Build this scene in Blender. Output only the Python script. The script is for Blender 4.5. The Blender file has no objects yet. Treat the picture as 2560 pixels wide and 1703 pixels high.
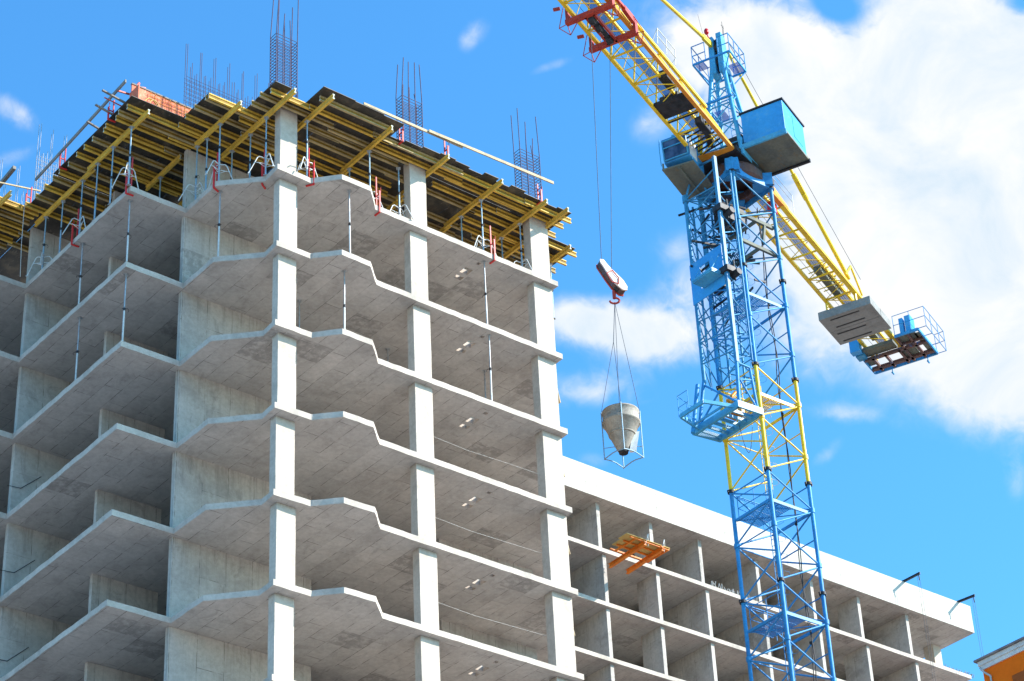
import bpy, bmesh, math, random
from mathutils import Vector, Matrix
from mathutils.geometry import tessellate_polygon
R = math.radians
random.seed(7)
sc = bpy.context.scene
# ------------------------------------------------------------ camera
CAMP = Vector((-33.873, -51.42, -46.983))
FW = Vector((0.54048, 0.64110, 0.54487)).normalized()
RT = Vector((0.7818, -0.6220, -0.0438)); RT = (RT - FW*RT.dot(FW)).normalized()
UP = RT.cross(FW)
cd = bpy.data.cameras.new("camera"); cam = bpy.data.objects.new("camera", cd)
sc.collection.objects.link(cam)
m = Matrix((RT, UP, -FW)).transposed().to_4x4(); m.translation = CAMP
cam.matrix_world = m
cd.sensor_width = 36.0; cd.lens = 5960.83/2560*36.0; cd.clip_end = 5000; cd.clip_start = 0.5
sc.camera = cam
sc.render.resolution_x = 1024; sc.render.resolution_y = 681
GZ = -48.6                                   # ground level
# ------------------------------------------------------------ light
SUN_AZ, SUN_EL = -46.0, 31.5
sv = Vector((math.cos(R(SUN_AZ))*math.cos(R(SUN_EL)), math.sin(R(SUN_AZ))*math.cos(R(SUN_EL)), math.sin(R(SUN_EL))))
sl = bpy.data.lights.new("sun", 'SUN'); so = bpy.data.objects.new("sun", sl); sc.collection.objects.link(so)
so.rotation_euler = sv.to_track_quat('Z', 'Y').to_euler()
sl.energy = 5.0; sl.angle = R(0.5); sl.color = (1.0, 0.95, 0.87)
sc.view_settings.view_transform = 'Standard'; sc.view_settings.look = 'None'
sc.view_settings.exposure = 0.96; sc.view_settings.gamma = 1.0
# ------------------------------------------------------------ node helper
def N(nt, typ, ins=None, **kw):
    n = nt.nodes.new(typ)
    for k, v in kw.items(): setattr(n, k, v)
    if ins:
        for k, v in ins.items():
            s = n.inputs[k]
            if isinstance(v, bpy.types.NodeSocket): nt.links.new(v, s)
            else: s.default_value = v
    return n
def M_(nt, op, a, b=None, c=None, clamp=False):
    n = nt.nodes.new('ShaderNodeMath'); n.operation = op; n.use_clamp = clamp
    for i, v in enumerate((a, b, c)):
        if v is None: continue
        if isinstance(v, bpy.types.NodeSocket): nt.links.new(v, n.inputs[i])
        else: n.inputs[i].default_value = v
    return n.outputs[0]
def RGB(c): return (c[0], c[1], c[2], 1.0)
def mix(nt, f, a, b, mode='MIX'):
    n = nt.nodes.new('ShaderNodeMix'); n.data_type = 'RGBA'; n.blend_type = mode; n.clamp_factor = True
    for s, v in ((n.inputs[0], f), (n.inputs[6], a), (n.inputs[7], b)):
        if isinstance(v, bpy.types.NodeSocket): nt.links.new(v, s)
        else: s.default_value = v if not isinstance(v, tuple) else RGB(v)
    return n.outputs[2]
def ramp(nt, f, stops):
    n = nt.nodes.new('ShaderNodeValToRGB'); nt.links.new(f, n.inputs[0])
    e = n.color_ramp.elements
    e[0].position, e[0].color = stops[0][0], RGB(stops[0][1])
    e[1].position, e[1].color = stops[-1][0], RGB(stops[-1][1])
    for p, c in stops[1:-1]:
        x = e.new(p); x.color = RGB(c)
    return n.outputs[0]
# ------------------------------------------------------------ sky
w = bpy.data.worlds.new("World"); sc.world = w; w.use_nodes = True
nt = w.node_tree; nt.nodes.clear()
sky = N(nt, 'ShaderNodeTexSky', sky_type='NISHITA')
sky.sun_disc = False; sky.sun_elevation = R(SUN_EL); sky.sun_rotation = R(90-SUN_AZ)
sky.air_density = 1.0; sky.dust_density = 0.9; sky.ozone_density = 1.6; sky.altitude = 0
tint = mix(nt, 1.0, sky.outputs[0], (0.60, 1.52, 2.05), 'MULTIPLY')
tc = N(nt, 'ShaderNodeTexCoord')
D = tc.outputs['Generated']
def dot(v):
    n = nt.nodes.new('ShaderNodeVectorMath'); n.operation = 'DOT_PRODUCT'
    nt.links.new(D, n.inputs[0]); n.inputs[1].default_value = v
    return n.outputs['Value']
# clouds are laid out on a fixed plane of directions in the world (axes east/up of one bearing)
da, db, dc_ = dot(tuple(RT)), dot(tuple(UP)), dot(tuple(FW))
dcl = M_(nt, 'MAXIMUM', dc_, 0.05)
SK = 5.96083
cu = M_(nt, 'MULTIPLY', M_(nt, 'DIVIDE', da, dcl), SK)
cv = M_(nt, 'MULTIPLY', M_(nt, 'DIVIDE', db, dcl), -SK)
uv = N(nt, 'ShaderNodeCombineXYZ', {0: cu, 1: cv, 2: 0.0}).outputs[0]
nz1 = N(nt, 'ShaderNodeTexNoise', {'Vector': uv, 'Scale': 1.5, 'Detail': 7.0, 'Roughness': 0.5, 'Distortion': 0.3})
nz3 = N(nt, 'ShaderNodeTexNoise', {'Vector': uv, 'Scale': 16.0, 'Detail': 8.0, 'Roughness': 0.6, 'Distortion': 0.6})
nz2 = N(nt, 'ShaderNodeTexNoise', {'Vector': uv, 'Scale': 5.5, 'Detail': 7.0, 'Roughness': 0.55, 'Distortion': 0.4})
clouds = [  # x, y, rx, ry, rot deg, strength
    (2440, 330, 350, 270, -15, 1.25), (2290, 600, 280, 220, 25, 1.3), (2420, 800, 220, 150, 40, 0.95), (2540, 930, 120, 110, 40, 0.9), (1880, 60, 230, 110, 8, 0.62), (2300, 500, 420, 380, 0, .18), (1780, 180, 160, 130, 0, .25),
    (2030, 190, 190, 110, 25, 0.6), (1860, 230, 90, 80, 0, 0.35), (2480, 120, 200, 110, 10, 0.8), (2130, 380, 160, 120, 20, 0.7), (2110, 700, 110, 130, 20, 0.6),
    (1540, 820, 150, 55, 4, 0.85), (1440, 800, 60, 45, 0, 0.6), (1660, 850, 100, 60, 0, 0.75), (1430, 970, 110, 42, -5, 0.5), (1560, 990, 90, 50, 0, 0.3), (1710, 720, 70, 50, 0, 0.38),
    (1195, 75, 40, 30, -50, 0.36), (1165, 110, 25, 30, 0, 0.25), (1625, 310, 45, 34, -35, 0.42), (1960, 620, 70, 70, 0, 0.4), (20, 265, 80, 28, 30, 0.36), (60, 300, 60, 30, 30, 0.26),
    (2110, 1035, 80, 22, 5, 0.42), (2070, 1130, 50, 20, -40, 0.32), (2540, 1190, 30, 55, 0, 0.42), (1480, 1150, 45, 25, 0, 0.42), (1380, 165, 60, 14, -20, 0.28),
    (20, 400, 70, 22, -20, 0.4), (1740, 130, 60, 60, 0, .3), (1990, 880, 90, 70, 20, 0.25), (1690, 620, 60, 40, 0, .25)]
holes = [(2090, 25, 70, 40, 20, 0.7), (2290, 150, 60, 45, -30, 0.35), (1970, 470, 80, 80, 0, 0.45), (2170, 250, 80, 40, 30, 0.25), (2550, 10, 45, 30, 0, .6), (2250, 330, 80, 35, -30, .35), (2350, 210, 110, 40, -40, .4), (1980, 330, 90, 40, 40, .35), (2060, 540, 60, 90, 20, .3), (2480, 260, 60, 30, 20, .3)]
def blob(px, py, rx, ry, rot, st):
    x = M_(nt, 'SUBTRACT', cu, (px-1280)/1000); y = M_(nt, 'SUBTRACT', cv, (py-851.5)/1000)
    c, s = math.cos(R(rot)), math.sin(R(rot))
    X = M_(nt, 'ADD', M_(nt, 'MULTIPLY', x, c/rx*1000), M_(nt, 'MULTIPLY', y, s/rx*1000))
    Y = M_(nt, 'ADD', M_(nt, 'MULTIPLY', x, -s/ry*1000), M_(nt, 'MULTIPLY', y, c/ry*1000))
    d2 = M_(nt, 'ADD', M_(nt, 'MULTIPLY', X, X), M_(nt, 'MULTIPLY', Y, Y))
    return M_(nt, 'MULTIPLY', M_(nt, 'POWER', 2.7183, M_(nt, 'MULTIPLY', d2, -0.75)), st)
acc = None
for b in clouds:
    o = blob(*b); acc = o if acc is None else M_(nt, 'ADD', acc, o)
for b in holes: acc = M_(nt, 'SUBTRACT', acc, blob(*b))
front = M_(nt, 'GREATER_THAN', dc_, 0.1)
acc = M_(nt, 'MULTIPLY', acc, front)
ns = M_(nt, 'ADD', M_(nt, 'MULTIPLY', M_(nt, 'SUBTRACT', nz1.outputs[0], 0.5), 1.0), M_(nt, 'MULTIPLY', M_(nt, 'SUBTRACT', nz2.outputs[0], 0.5), 1.25))
ns = M_(nt, 'ADD', ns, M_(nt, 'MULTIPLY', M_(nt, 'SUBTRACT', nz3.outputs[0], 0.5), 0.7))
gate = M_(nt, 'MULTIPLY', acc, 1.6, clamp=True)
dens = M_(nt, 'ADD', acc, M_(nt, 'MULTIPLY', ns, gate))
mr = N(nt, 'ShaderNodeMapRange', {'Value': dens, 'From Min': 0.12, 'From Max': 0.88}, interpolation_type='SMOOTHSTEP')
shade = N(nt, 'ShaderNodeTexNoise', {'Vector': uv, 'Scale': 3.2, 'Detail': 7.0, 'Roughness': 0.6, 'Distortion': 0.5})
shf = M_(nt, 'MULTIPLY', M_(nt, 'SUBTRACT', shade.outputs[0], 0.33), 3.0, clamp=True)
ccol = mix(nt, shf, (3.7, 4.4, 5.05), (5.4, 5.4, 5.4))
col = mix(nt, mr.outputs[0], tint, ccol)
bg = N(nt, 'ShaderNodeBackground', {'Color': col, 'Strength': 0.10})
wo = N(nt, 'ShaderNodeOutputWorld'); nt.links.new(bg.outputs[0], wo.inputs[0])
# ------------------------------------------------------------ materials
def newmat(name):
    m = bpy.data.materials.new(name); m.use_nodes = True; nt = m.node_tree
    b = nt.nodes['Principled BSDF']
    return m, nt, b
def pos(nt): return N(nt, 'ShaderNodeNewGeometry').outputs['Position']
def noise(nt, v, s, d=4, r=0.55, dist=0.0):
    return N(nt, 'ShaderNodeTexNoise', {'Vector': v, 'Scale': s, 'Detail': d, 'Roughness': r, 'Distortion': dist}).outputs[0]
def mapping(nt, v, sc_=(1, 1, 1), loc=(0, 0, 0), rot=(0, 0, 0)):
    return N(nt, 'ShaderNodeMapping', {'Vector': v, 'Scale': sc_, 'Location': loc, 'Rotation': rot}).outputs[0]
def concrete(name, base, panel=None, dark=0.5, stain=0.5):
    m, nt, b = newmat(name); p = pos(nt)
    n1 = noise(nt, p, 0.9, 6, 0.6, 0.5); n2 = noise(nt, p, 7.0, 5, 0.65); n3 = noise(nt, p, 45.0, 3, 0.6)
    c = ramp(nt, n1, [(0.32, tuple(x*(1-0.30*stain) for x in base)), (0.5, base), (0.7, tuple(min(1, x*1.10) for x in base))])
    c = mix(nt, 0.5, c, ramp(nt, n2, [(0.32, (0.72, 0.72, 0.71)), (0.66, (1.10, 1.10, 1.10))]), 'MULTIPLY')
    c = mix(nt, 0.35, c, ramp(nt, n3, [(0.3, (0.75, 0.75, 0.75)), (0.65, (1.05, 1.05, 1.05))]), 'MULTIPLY')
    bump_src = n2
    if panel:
        kind = panel
        sx = N(nt, 'ShaderNodeSeparateXYZ', {0: p})
        if kind == 'ceil':
            zoff = M_(nt, 'MULTIPLY', M_(nt, 'FLOOR', M_(nt, 'DIVIDE', sx.outputs[2], 3.0)), 0.37)
            v = N(nt, 'ShaderNodeCombineXYZ', {0: M_(nt, 'ADD', sx.outputs[1], zoff), 1: M_(nt, 'ADD', sx.outputs[0], zoff), 2: 0.0}).outputs[0]
            bw, rh = 1.9, 0.60
        elif kind == 'ceilfine':
            v = N(nt, 'ShaderNodeCombineXYZ', {0: sx.outputs[1], 1: sx.outputs[0], 2: 0.0}).outputs[0]
            bw, rh = 1.25, 0.45
        else:
            v = N(nt, 'ShaderNodeCombineXYZ', {0: sx.outputs[2], 1: M_(nt, 'ADD', sx.outputs[0], sx.outputs[1]), 2: 0.0}).outputs[0]
            bw, rh = 3.0, 0.95
        wob = noise(nt, p, 1.3, 2)
        v = N(nt, 'ShaderNodeVectorMath', {0: v, 1: N(nt, 'ShaderNodeCombineXYZ', {0: 0.0, 1: M_(nt, 'MULTIPLY', wob, 0.05), 2: 0.0}).outputs[0]}, operation='ADD').outputs[0]
        br = N(nt, 'ShaderNodeTexBrick', {'Vector': v, 'Scale': 1.0, 'Mortar Size': 0.014, 'Mortar Smooth': 0.6, 'Bias': 0.0, 'Brick Width': bw, 'Row Height': rh,
                                          'Color1': (0.90, 0.90, 0.90, 1), 'Color2': (1.06, 1.06, 1.06, 1), 'Mortar': (0.9, 0.9, 0.9, 1)}, offset=0.43)
        c = mix(nt, 0.75, c, br.outputs[0], 'MULTIPLY')
        brk = ramp(nt, noise(nt, p, 3.0, 4), [(0.46, (0, 0, 0)), (0.60, (1, 1, 1))])
        jf = M_(nt, 'MULTIPLY', br.outputs[1], M_(nt, 'ADD', M_(nt, 'MULTIPLY', brk, 0.80), 0.10))
        c = mix(nt, jf, c, tuple(x*0.25*dark*2 for x in base))
        cell = N(nt, 'ShaderNodeVectorMath', {0: N(nt, 'ShaderNodeVectorMath', {0: v, 1: (bw*0.5, rh*2, 1)}, operation='DIVIDE').outputs[0]}, operation='FLOOR').outputs[0]
        zc = M_(nt, 'FLOOR', M_(nt, 'DIVIDE', sx.outputs[2], 3.0))
        wn = N(nt, 'ShaderNodeTexWhiteNoise', {'Vector': cell, 'W': zc}, noise_dimensions='4D').outputs['Value']
        rag = ramp(nt, noise(nt, p, 4.0, 5, 0.7), [(0.38, (0, 0, 0)), (0.55, (1, 1, 1))])
        c = mix(nt, M_(nt, 'MULTIPLY', M_(nt, 'MULTIPLY', M_(nt, 'GREATER_THAN', wn, 0.93), rag), 0.5 if name != 'parapet_concrete' else 0.04), c, tuple(x*0.35 for x in base))
        if kind == 'wall':
            fz = M_(nt, 'FRACT', M_(nt, 'DIVIDE', sx.outputs[2], 3.0))
            topm = N(nt, 'ShaderNodeMapRange', {'Value': fz, 'From Min': 0.35, 'From Max': 0.93}).outputs[0]
            st = ramp(nt, noise(nt, mapping(nt, p, (5.5, 5.5, 0.35)), 1.0, 5, 0.7), [(0.50, (0, 0, 0)), (0.66, (1, 1, 1))])
            c = mix(nt, M_(nt, 'MULTIPLY', M_(nt, 'MULTIPLY', st, topm), 0.42), c, tuple(x*0.35 for x in base))
        # blotches left by wet boards
        bl = ramp(nt, noise(nt, mapping(nt, p, (1.6, 0.7, 1)), 0.9, 6, 0.75, 0.8), [(0.56, (0, 0, 0)), (0.68, (1, 1, 1))])
        c = mix(nt, M_(nt, 'MULTIPLY', bl, 0.42*stain*2), c, tuple(x*0.45 for x in base))
        # short dark drips / scratches
        sc1 = ramp(nt, noise(nt, mapping(nt, p, (9, 1.4, 9)), 1.0, 3, 0.7), [(0.66, (0, 0, 0)), (0.72, (1, 1, 1))])
        c = mix(nt, M_(nt, 'MULTIPLY', sc1, 0.35), c, tuple(x*0.4 for x in base))
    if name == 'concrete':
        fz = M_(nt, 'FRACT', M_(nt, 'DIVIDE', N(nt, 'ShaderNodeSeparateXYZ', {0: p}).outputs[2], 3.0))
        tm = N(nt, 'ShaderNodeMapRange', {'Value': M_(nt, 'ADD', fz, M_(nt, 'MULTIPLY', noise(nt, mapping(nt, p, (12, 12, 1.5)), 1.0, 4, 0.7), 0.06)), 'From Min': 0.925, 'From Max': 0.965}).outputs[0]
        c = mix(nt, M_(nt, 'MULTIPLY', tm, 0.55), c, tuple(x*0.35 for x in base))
    pit = N(nt, 'ShaderNodeTexVoronoi', {'Vector': p, 'Scale': 5.0, 'Randomness': 1.0}).outputs['Distance']
    c = mix(nt, M_(nt, 'MULTIPLY', M_(nt, 'LESS_THAN', pit, 0.055), 0.6), c, tuple(x*0.35 for x in base))
    nt.links.new(c, b.inputs['Base Color']); b.inputs['Roughness'].default_value = 0.9
    b.inputs['Specular IOR Level'].default_value = 0.2
    bp = N(nt, 'ShaderNodeBump', {'Height': bump_src, 'Strength': 0.35, 'Distance': 0.02}); nt.links.new(bp.outputs[0], b.inputs['Normal'])
    return m
def paint(name, c1, c2=None, worn=0.5, rough=0.45, metal=0.0, sc_=9.0, rust=None, rustamt=0.6):
    m, nt, b = newmat(name); p = N(nt, 'ShaderNodeTexCoord').outputs['Object']
    c2 = c2 or tuple(x*0.6 for x in c1)
    c = ramp(nt, noise(nt, p, sc_*0.35, 5, 0.6, 0.3), [(0.35, c2), (0.6, c1)])
    c = mix(nt, worn, c, ramp(nt, noise(nt, p, sc_*3, 4, 0.7), [(0.35, (0.62, 0.6, 0.58)), (0.62, (1.05, 1.05, 1.05))]), 'MULTIPLY')
    if rust:
        rf = ramp(nt, noise(nt, p, sc_, 6, 0.75, 0.4), [(0.56, (0, 0, 0)), (0.64, (1, 1, 1))])
        c = mix(nt, M_(nt, 'MULTIPLY', rf, rustamt), c, rust)
    nt.links.new(c, b.inputs['Base Color']); b.inputs['Roughness'].default_value = rough; b.inputs['Metallic'].default_value = metal; b.inputs['Specular IOR Level'].default_value = 0.25
    bp = N(nt, 'ShaderNodeBump', {'Height': noise(nt, p, sc_*4, 3), 'Strength': 0.15, 'Distance': 0.01}); nt.links.new(bp.outputs[0], b.inputs['Normal'])
    return m
CB = (0.52, 0.44, 0.365)
M = dict(
    conc=concrete('concrete', CB, None, stain=0.5),
    conc_edge=concrete('concrete_edge', (0.49, 0.42, 0.355), None, stain=0.7),
    conc_white=concrete('parapet_concrete', (0.52, 0.475, 0.41), 'wall', dark=0.4, stain=0.12),
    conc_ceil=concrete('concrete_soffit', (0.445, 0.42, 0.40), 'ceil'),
    conc_ceil2=concrete('concrete_soffit_boards', (0.43, 0.40, 0.37), 'ceilfine'),
    conc_wall=concrete('concrete_wall', (0.475, 0.42, 0.37), 'wall', dark=0.6, stain=0.6),
    conc_old=concrete('concrete_weight', (0.27, 0.26, 0.245), None, stain=0.9),
    yellow=paint('yellow_timber', (0.74, 0.46, 0.07), (0.54, 0.32, 0.05), 0.6, 0.6, sc_=5, rust=(0.35, 0.27, 0.13), rustamt=0.55),
    yellow_old=paint('weathered_yellow_timber', (0.46, 0.35, 0.17), (0.32, 0.24, 0.12), 0.6, 0.7, sc_=5, rust=(0.28, 0.22, 0.14), rustamt=0.6),
    shaded_web=paint('shaded_beam_web', (0.34, 0.20, 0.025), (0.20, 0.12, 0.02), 0.6, 0.7, sc_=5, rust=(0.16, 0.12, 0.08)),  # darker web timber, with the shade of the recess painted into it
    beam_end=paint('beam_end', (0.55, 0.58, 0.50), (0.42, 0.42, 0.32), 0.5, 0.7),
    wood=paint('timber', (0.52, 0.40, 0.24), (0.36, 0.28, 0.18), 0.5, 0.8, sc_=6),
    wood_grey=paint('grey_timber', (0.26, 0.23, 0.20), (0.18, 0.16, 0.15), 0.5, 0.85, sc_=6),
    steelblue=paint('prop_blue', (0.22, 0.38, 0.50), (0.30, 0.36, 0.40), 0.5, 0.5, 0.2, sc_=14, rust=(0.50, 0.52, 0.52)),
    galv=paint('galvanised', (0.45, 0.46, 0.47), (0.32, 0.33, 0.34), 0.5, 0.45, 0.4, sc_=12, rust=(0.22, 0.20, 0.18)),
    galv_lt=paint('pale_tube', (0.62, 0.61, 0.58), (0.48, 0.47, 0.45), 0.4, 0.5, 0.1, sc_=12),
    darksteel=paint('dark_steel', (0.045, 0.045, 0.05), (0.02, 0.02, 0.022), 0.5, 0.55, 0.3, rust=(0.10, 0.05, 0.03)),
    red=paint('red_paint', (0.62, 0.03, 0.03), (0.45, 0.03, 0.03), 0.4, 0.45, sc_=8, rust=(0.25, 0.06, 0.04)),
    redtrol=paint('trolley_red', (0.48, 0.055, 0.03), (0.36, 0.04, 0.03), 0.4, 0.5, sc_=6, rust=(0.16, 0.03, 0.03)),
    rebar=paint('rebar', (0.075, 0.060, 0.10), (0.05, 0.045, 0.08), 0.4, 0.6, 0.5, sc_=20, rust=(0.16, 0.08, 0.06)),
    rebar_lt=paint('rebar_pale', (0.36, 0.37, 0.40), (0.25, 0.25, 0.27), 0.4, 0.6, 0.3, sc_=20),
    orangeform=paint('orange_form_panel', (0.72, 0.20, 0.10), (0.58, 0.13, 0.07), 0.5, 0.7, sc_=5, rust=(0.75, 0.40, 0.25), rustamt=0.5),
    cyel=paint('crane_yellow', (0.86, 0.58, 0.03), (0.80, 0.50, 0.02), 0.45, 0.4, sc_=2.5, rust=(0.42, 0.17, 0.03), rustamt=0.5),
    corange=paint('crane_orange', (0.78, 0.30, 0.03), (0.66, 0.22, 0.02), 0.45, 0.45, sc_=3, rust=(0.45, 0.20, 0.04)),
    cblue=paint('crane_blue', (0.04, 0.29, 0.60), (0.035, 0.22, 0.50), 0.5, 0.5, sc_=3, rust=(0.07, 0.20, 0.36), rustamt=0.6),
    cblue_mid=paint('crane_mid_blue', (0.05, 0.27, 0.47), (0.035, 0.19, 0.38), 0.5, 0.5, sc_=3, rust=(0.08, 0.17, 0.24), rustamt=0.7),
    cblue_lt=paint('crane_pale_blue', (0.085, 0.38, 0.58), (0.06, 0.29, 0.50), 0.4, 0.4, sc_=3, rust=(0.14, 0.30, 0.36), rustamt=0.6),
    cblue_cab=paint('machine_house_blue', (0.05, 0.33, 0.68), (0.045, 0.28, 0.60), 0.25, 0.4, sc_=1.8, rust=(0.16, 0.42, 0.58), rustamt=0.4),
    rustbrown=paint('rusty_housing', (0.16, 0.075, 0.055), (0.09, 0.06, 0.06), 0.5, 0.7, sc_=3, rust=(0.08, 0.16, 0.32), rustamt=0.7),
    underpan=paint('dirty_underside', (0.17, 0.17, 0.13), (0.10, 0.11, 0.10), 0.5, 0.7, sc_=2.5, rust=(0.20, 0.13, 0.06)),
    rope=paint('steel_rope', (0.06, 0.07, 0.09), None, 0.3, 0.5, 0.5),
    hookpink=paint('hook_block_paint', (0.78, 0.66, 0.60), (0.66, 0.46, 0.38), 0.3, 0.5, sc_=4, rust=(0.45, 0.14, 0.09), rustamt=0.45),
    bucket=paint('cement_caked_steel', (0.38, 0.335, 0.28), (0.25, 0.22, 0.185), 0.6, 0.75, sc_=7, rust=(0.45, 0.42, 0.36), rustamt=0.6),
    orangesteel=paint('orange_beam', (0.85, 0.24, 0.02), (0.70, 0.15, 0.015), 0.5, 0.55, sc_=6, rust=(0.20, 0.07, 0.02)),
    plydeck=paint('old_ply_board', (0.62, 0.42, 0.14), (0.48, 0.31, 0.10), 0.5, 0.8, sc_=6),
    wall_orange=paint('orange_render', (1.0, 0.175, 0.004), (0.97, 0.16, 0.004), 0.15, 0.85, sc_=1.5),
    wall_rust=paint('dark_orange_render', (0.42, 0.10, 0.02), (0.38, 0.09, 0.02), 0.2, 0.85, sc_=1.5),
    cornice=paint('white_cornice', (0.82, 0.78, 0.72), (0.62, 0.60, 0.58), 0.3, 0.8, sc_=1.5),
    roofing=paint('roof_sheet', (0.30, 0.26, 0.25), None, 0.4, 0.7, sc_=3),
    white=paint('white_panel', (0.70, 0.72, 0.74), (0.60, 0.62, 0.64), 0.3, 0.5),
    redlamp=paint('red_lamp', (0.75, 0.02, 0.02), None, 0.2, 0.25),
)
# plywood: film faced, nearly black underneath with pale scrapes and joints
m, nt, b = newmat('film_faced_plywood'); p = pos(nt)
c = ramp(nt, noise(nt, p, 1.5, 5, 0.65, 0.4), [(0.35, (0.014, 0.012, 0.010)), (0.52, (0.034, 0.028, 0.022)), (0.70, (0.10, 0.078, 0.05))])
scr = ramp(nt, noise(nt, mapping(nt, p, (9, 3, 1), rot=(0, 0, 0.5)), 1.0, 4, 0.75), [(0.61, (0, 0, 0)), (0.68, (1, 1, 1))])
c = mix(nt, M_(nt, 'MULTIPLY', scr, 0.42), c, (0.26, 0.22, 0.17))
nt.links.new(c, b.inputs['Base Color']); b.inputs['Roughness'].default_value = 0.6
M['ply'] = m
m, nt, b = newmat('plywood_edge'); b.inputs['Base Color'].default_value = (0.50, 0.36, 0.20, 1); b.inputs['Roughness'].default_value = 0.8
nt.links.new(ramp(nt, noise(nt, pos(nt), 12, 3), [(0.3, (0.34, 0.24, 0.14)), (0.7, (0.56, 0.42, 0.26))]), b.inputs['Base Color'])
M['plyedge'] = m
m, nt, b = newmat('cab_glass'); b.inputs['Base Color'].default_value = (0.03, 0.045, 0.10, 1); b.inputs['Roughness'].default_value = 0.08
nt.links.new(ramp(nt, noise(nt, pos(nt), 2.5, 4), [(0.4, (0.012, 0.02, 0.06)), (0.65, (0.06, 0.09, 0.17))]), b.inputs['Base Color'])
M['glass'] = m
# walkway mesh: bars with real gaps come from alpha-free fine geometry, seen from below as thin expanded metal
m, nt, b = newmat('expanded_metal')
p = N(nt, 'ShaderNodeTexCoord').outputs['Object']
b.inputs['Base Color'].default_value = (0.07, 0.20, 0.62, 1); b.inputs['Roughness'].default_value = 0.6
b.inputs['Alpha'].default_value = 0.55
M['mesh'] = m
m, nt, b = newmat('site_ground'); p = pos(nt)
nt.links.new(ramp(nt, noise(nt, p, 0.08, 8, 0.6), [(0.3, (0.30, 0.27, 0.24)), (0.7, (0.44, 0.40, 0.36))]), b.inputs['Base Color']); b.inputs['Roughness'].default_value = 1
M['ground'] = m
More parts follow.
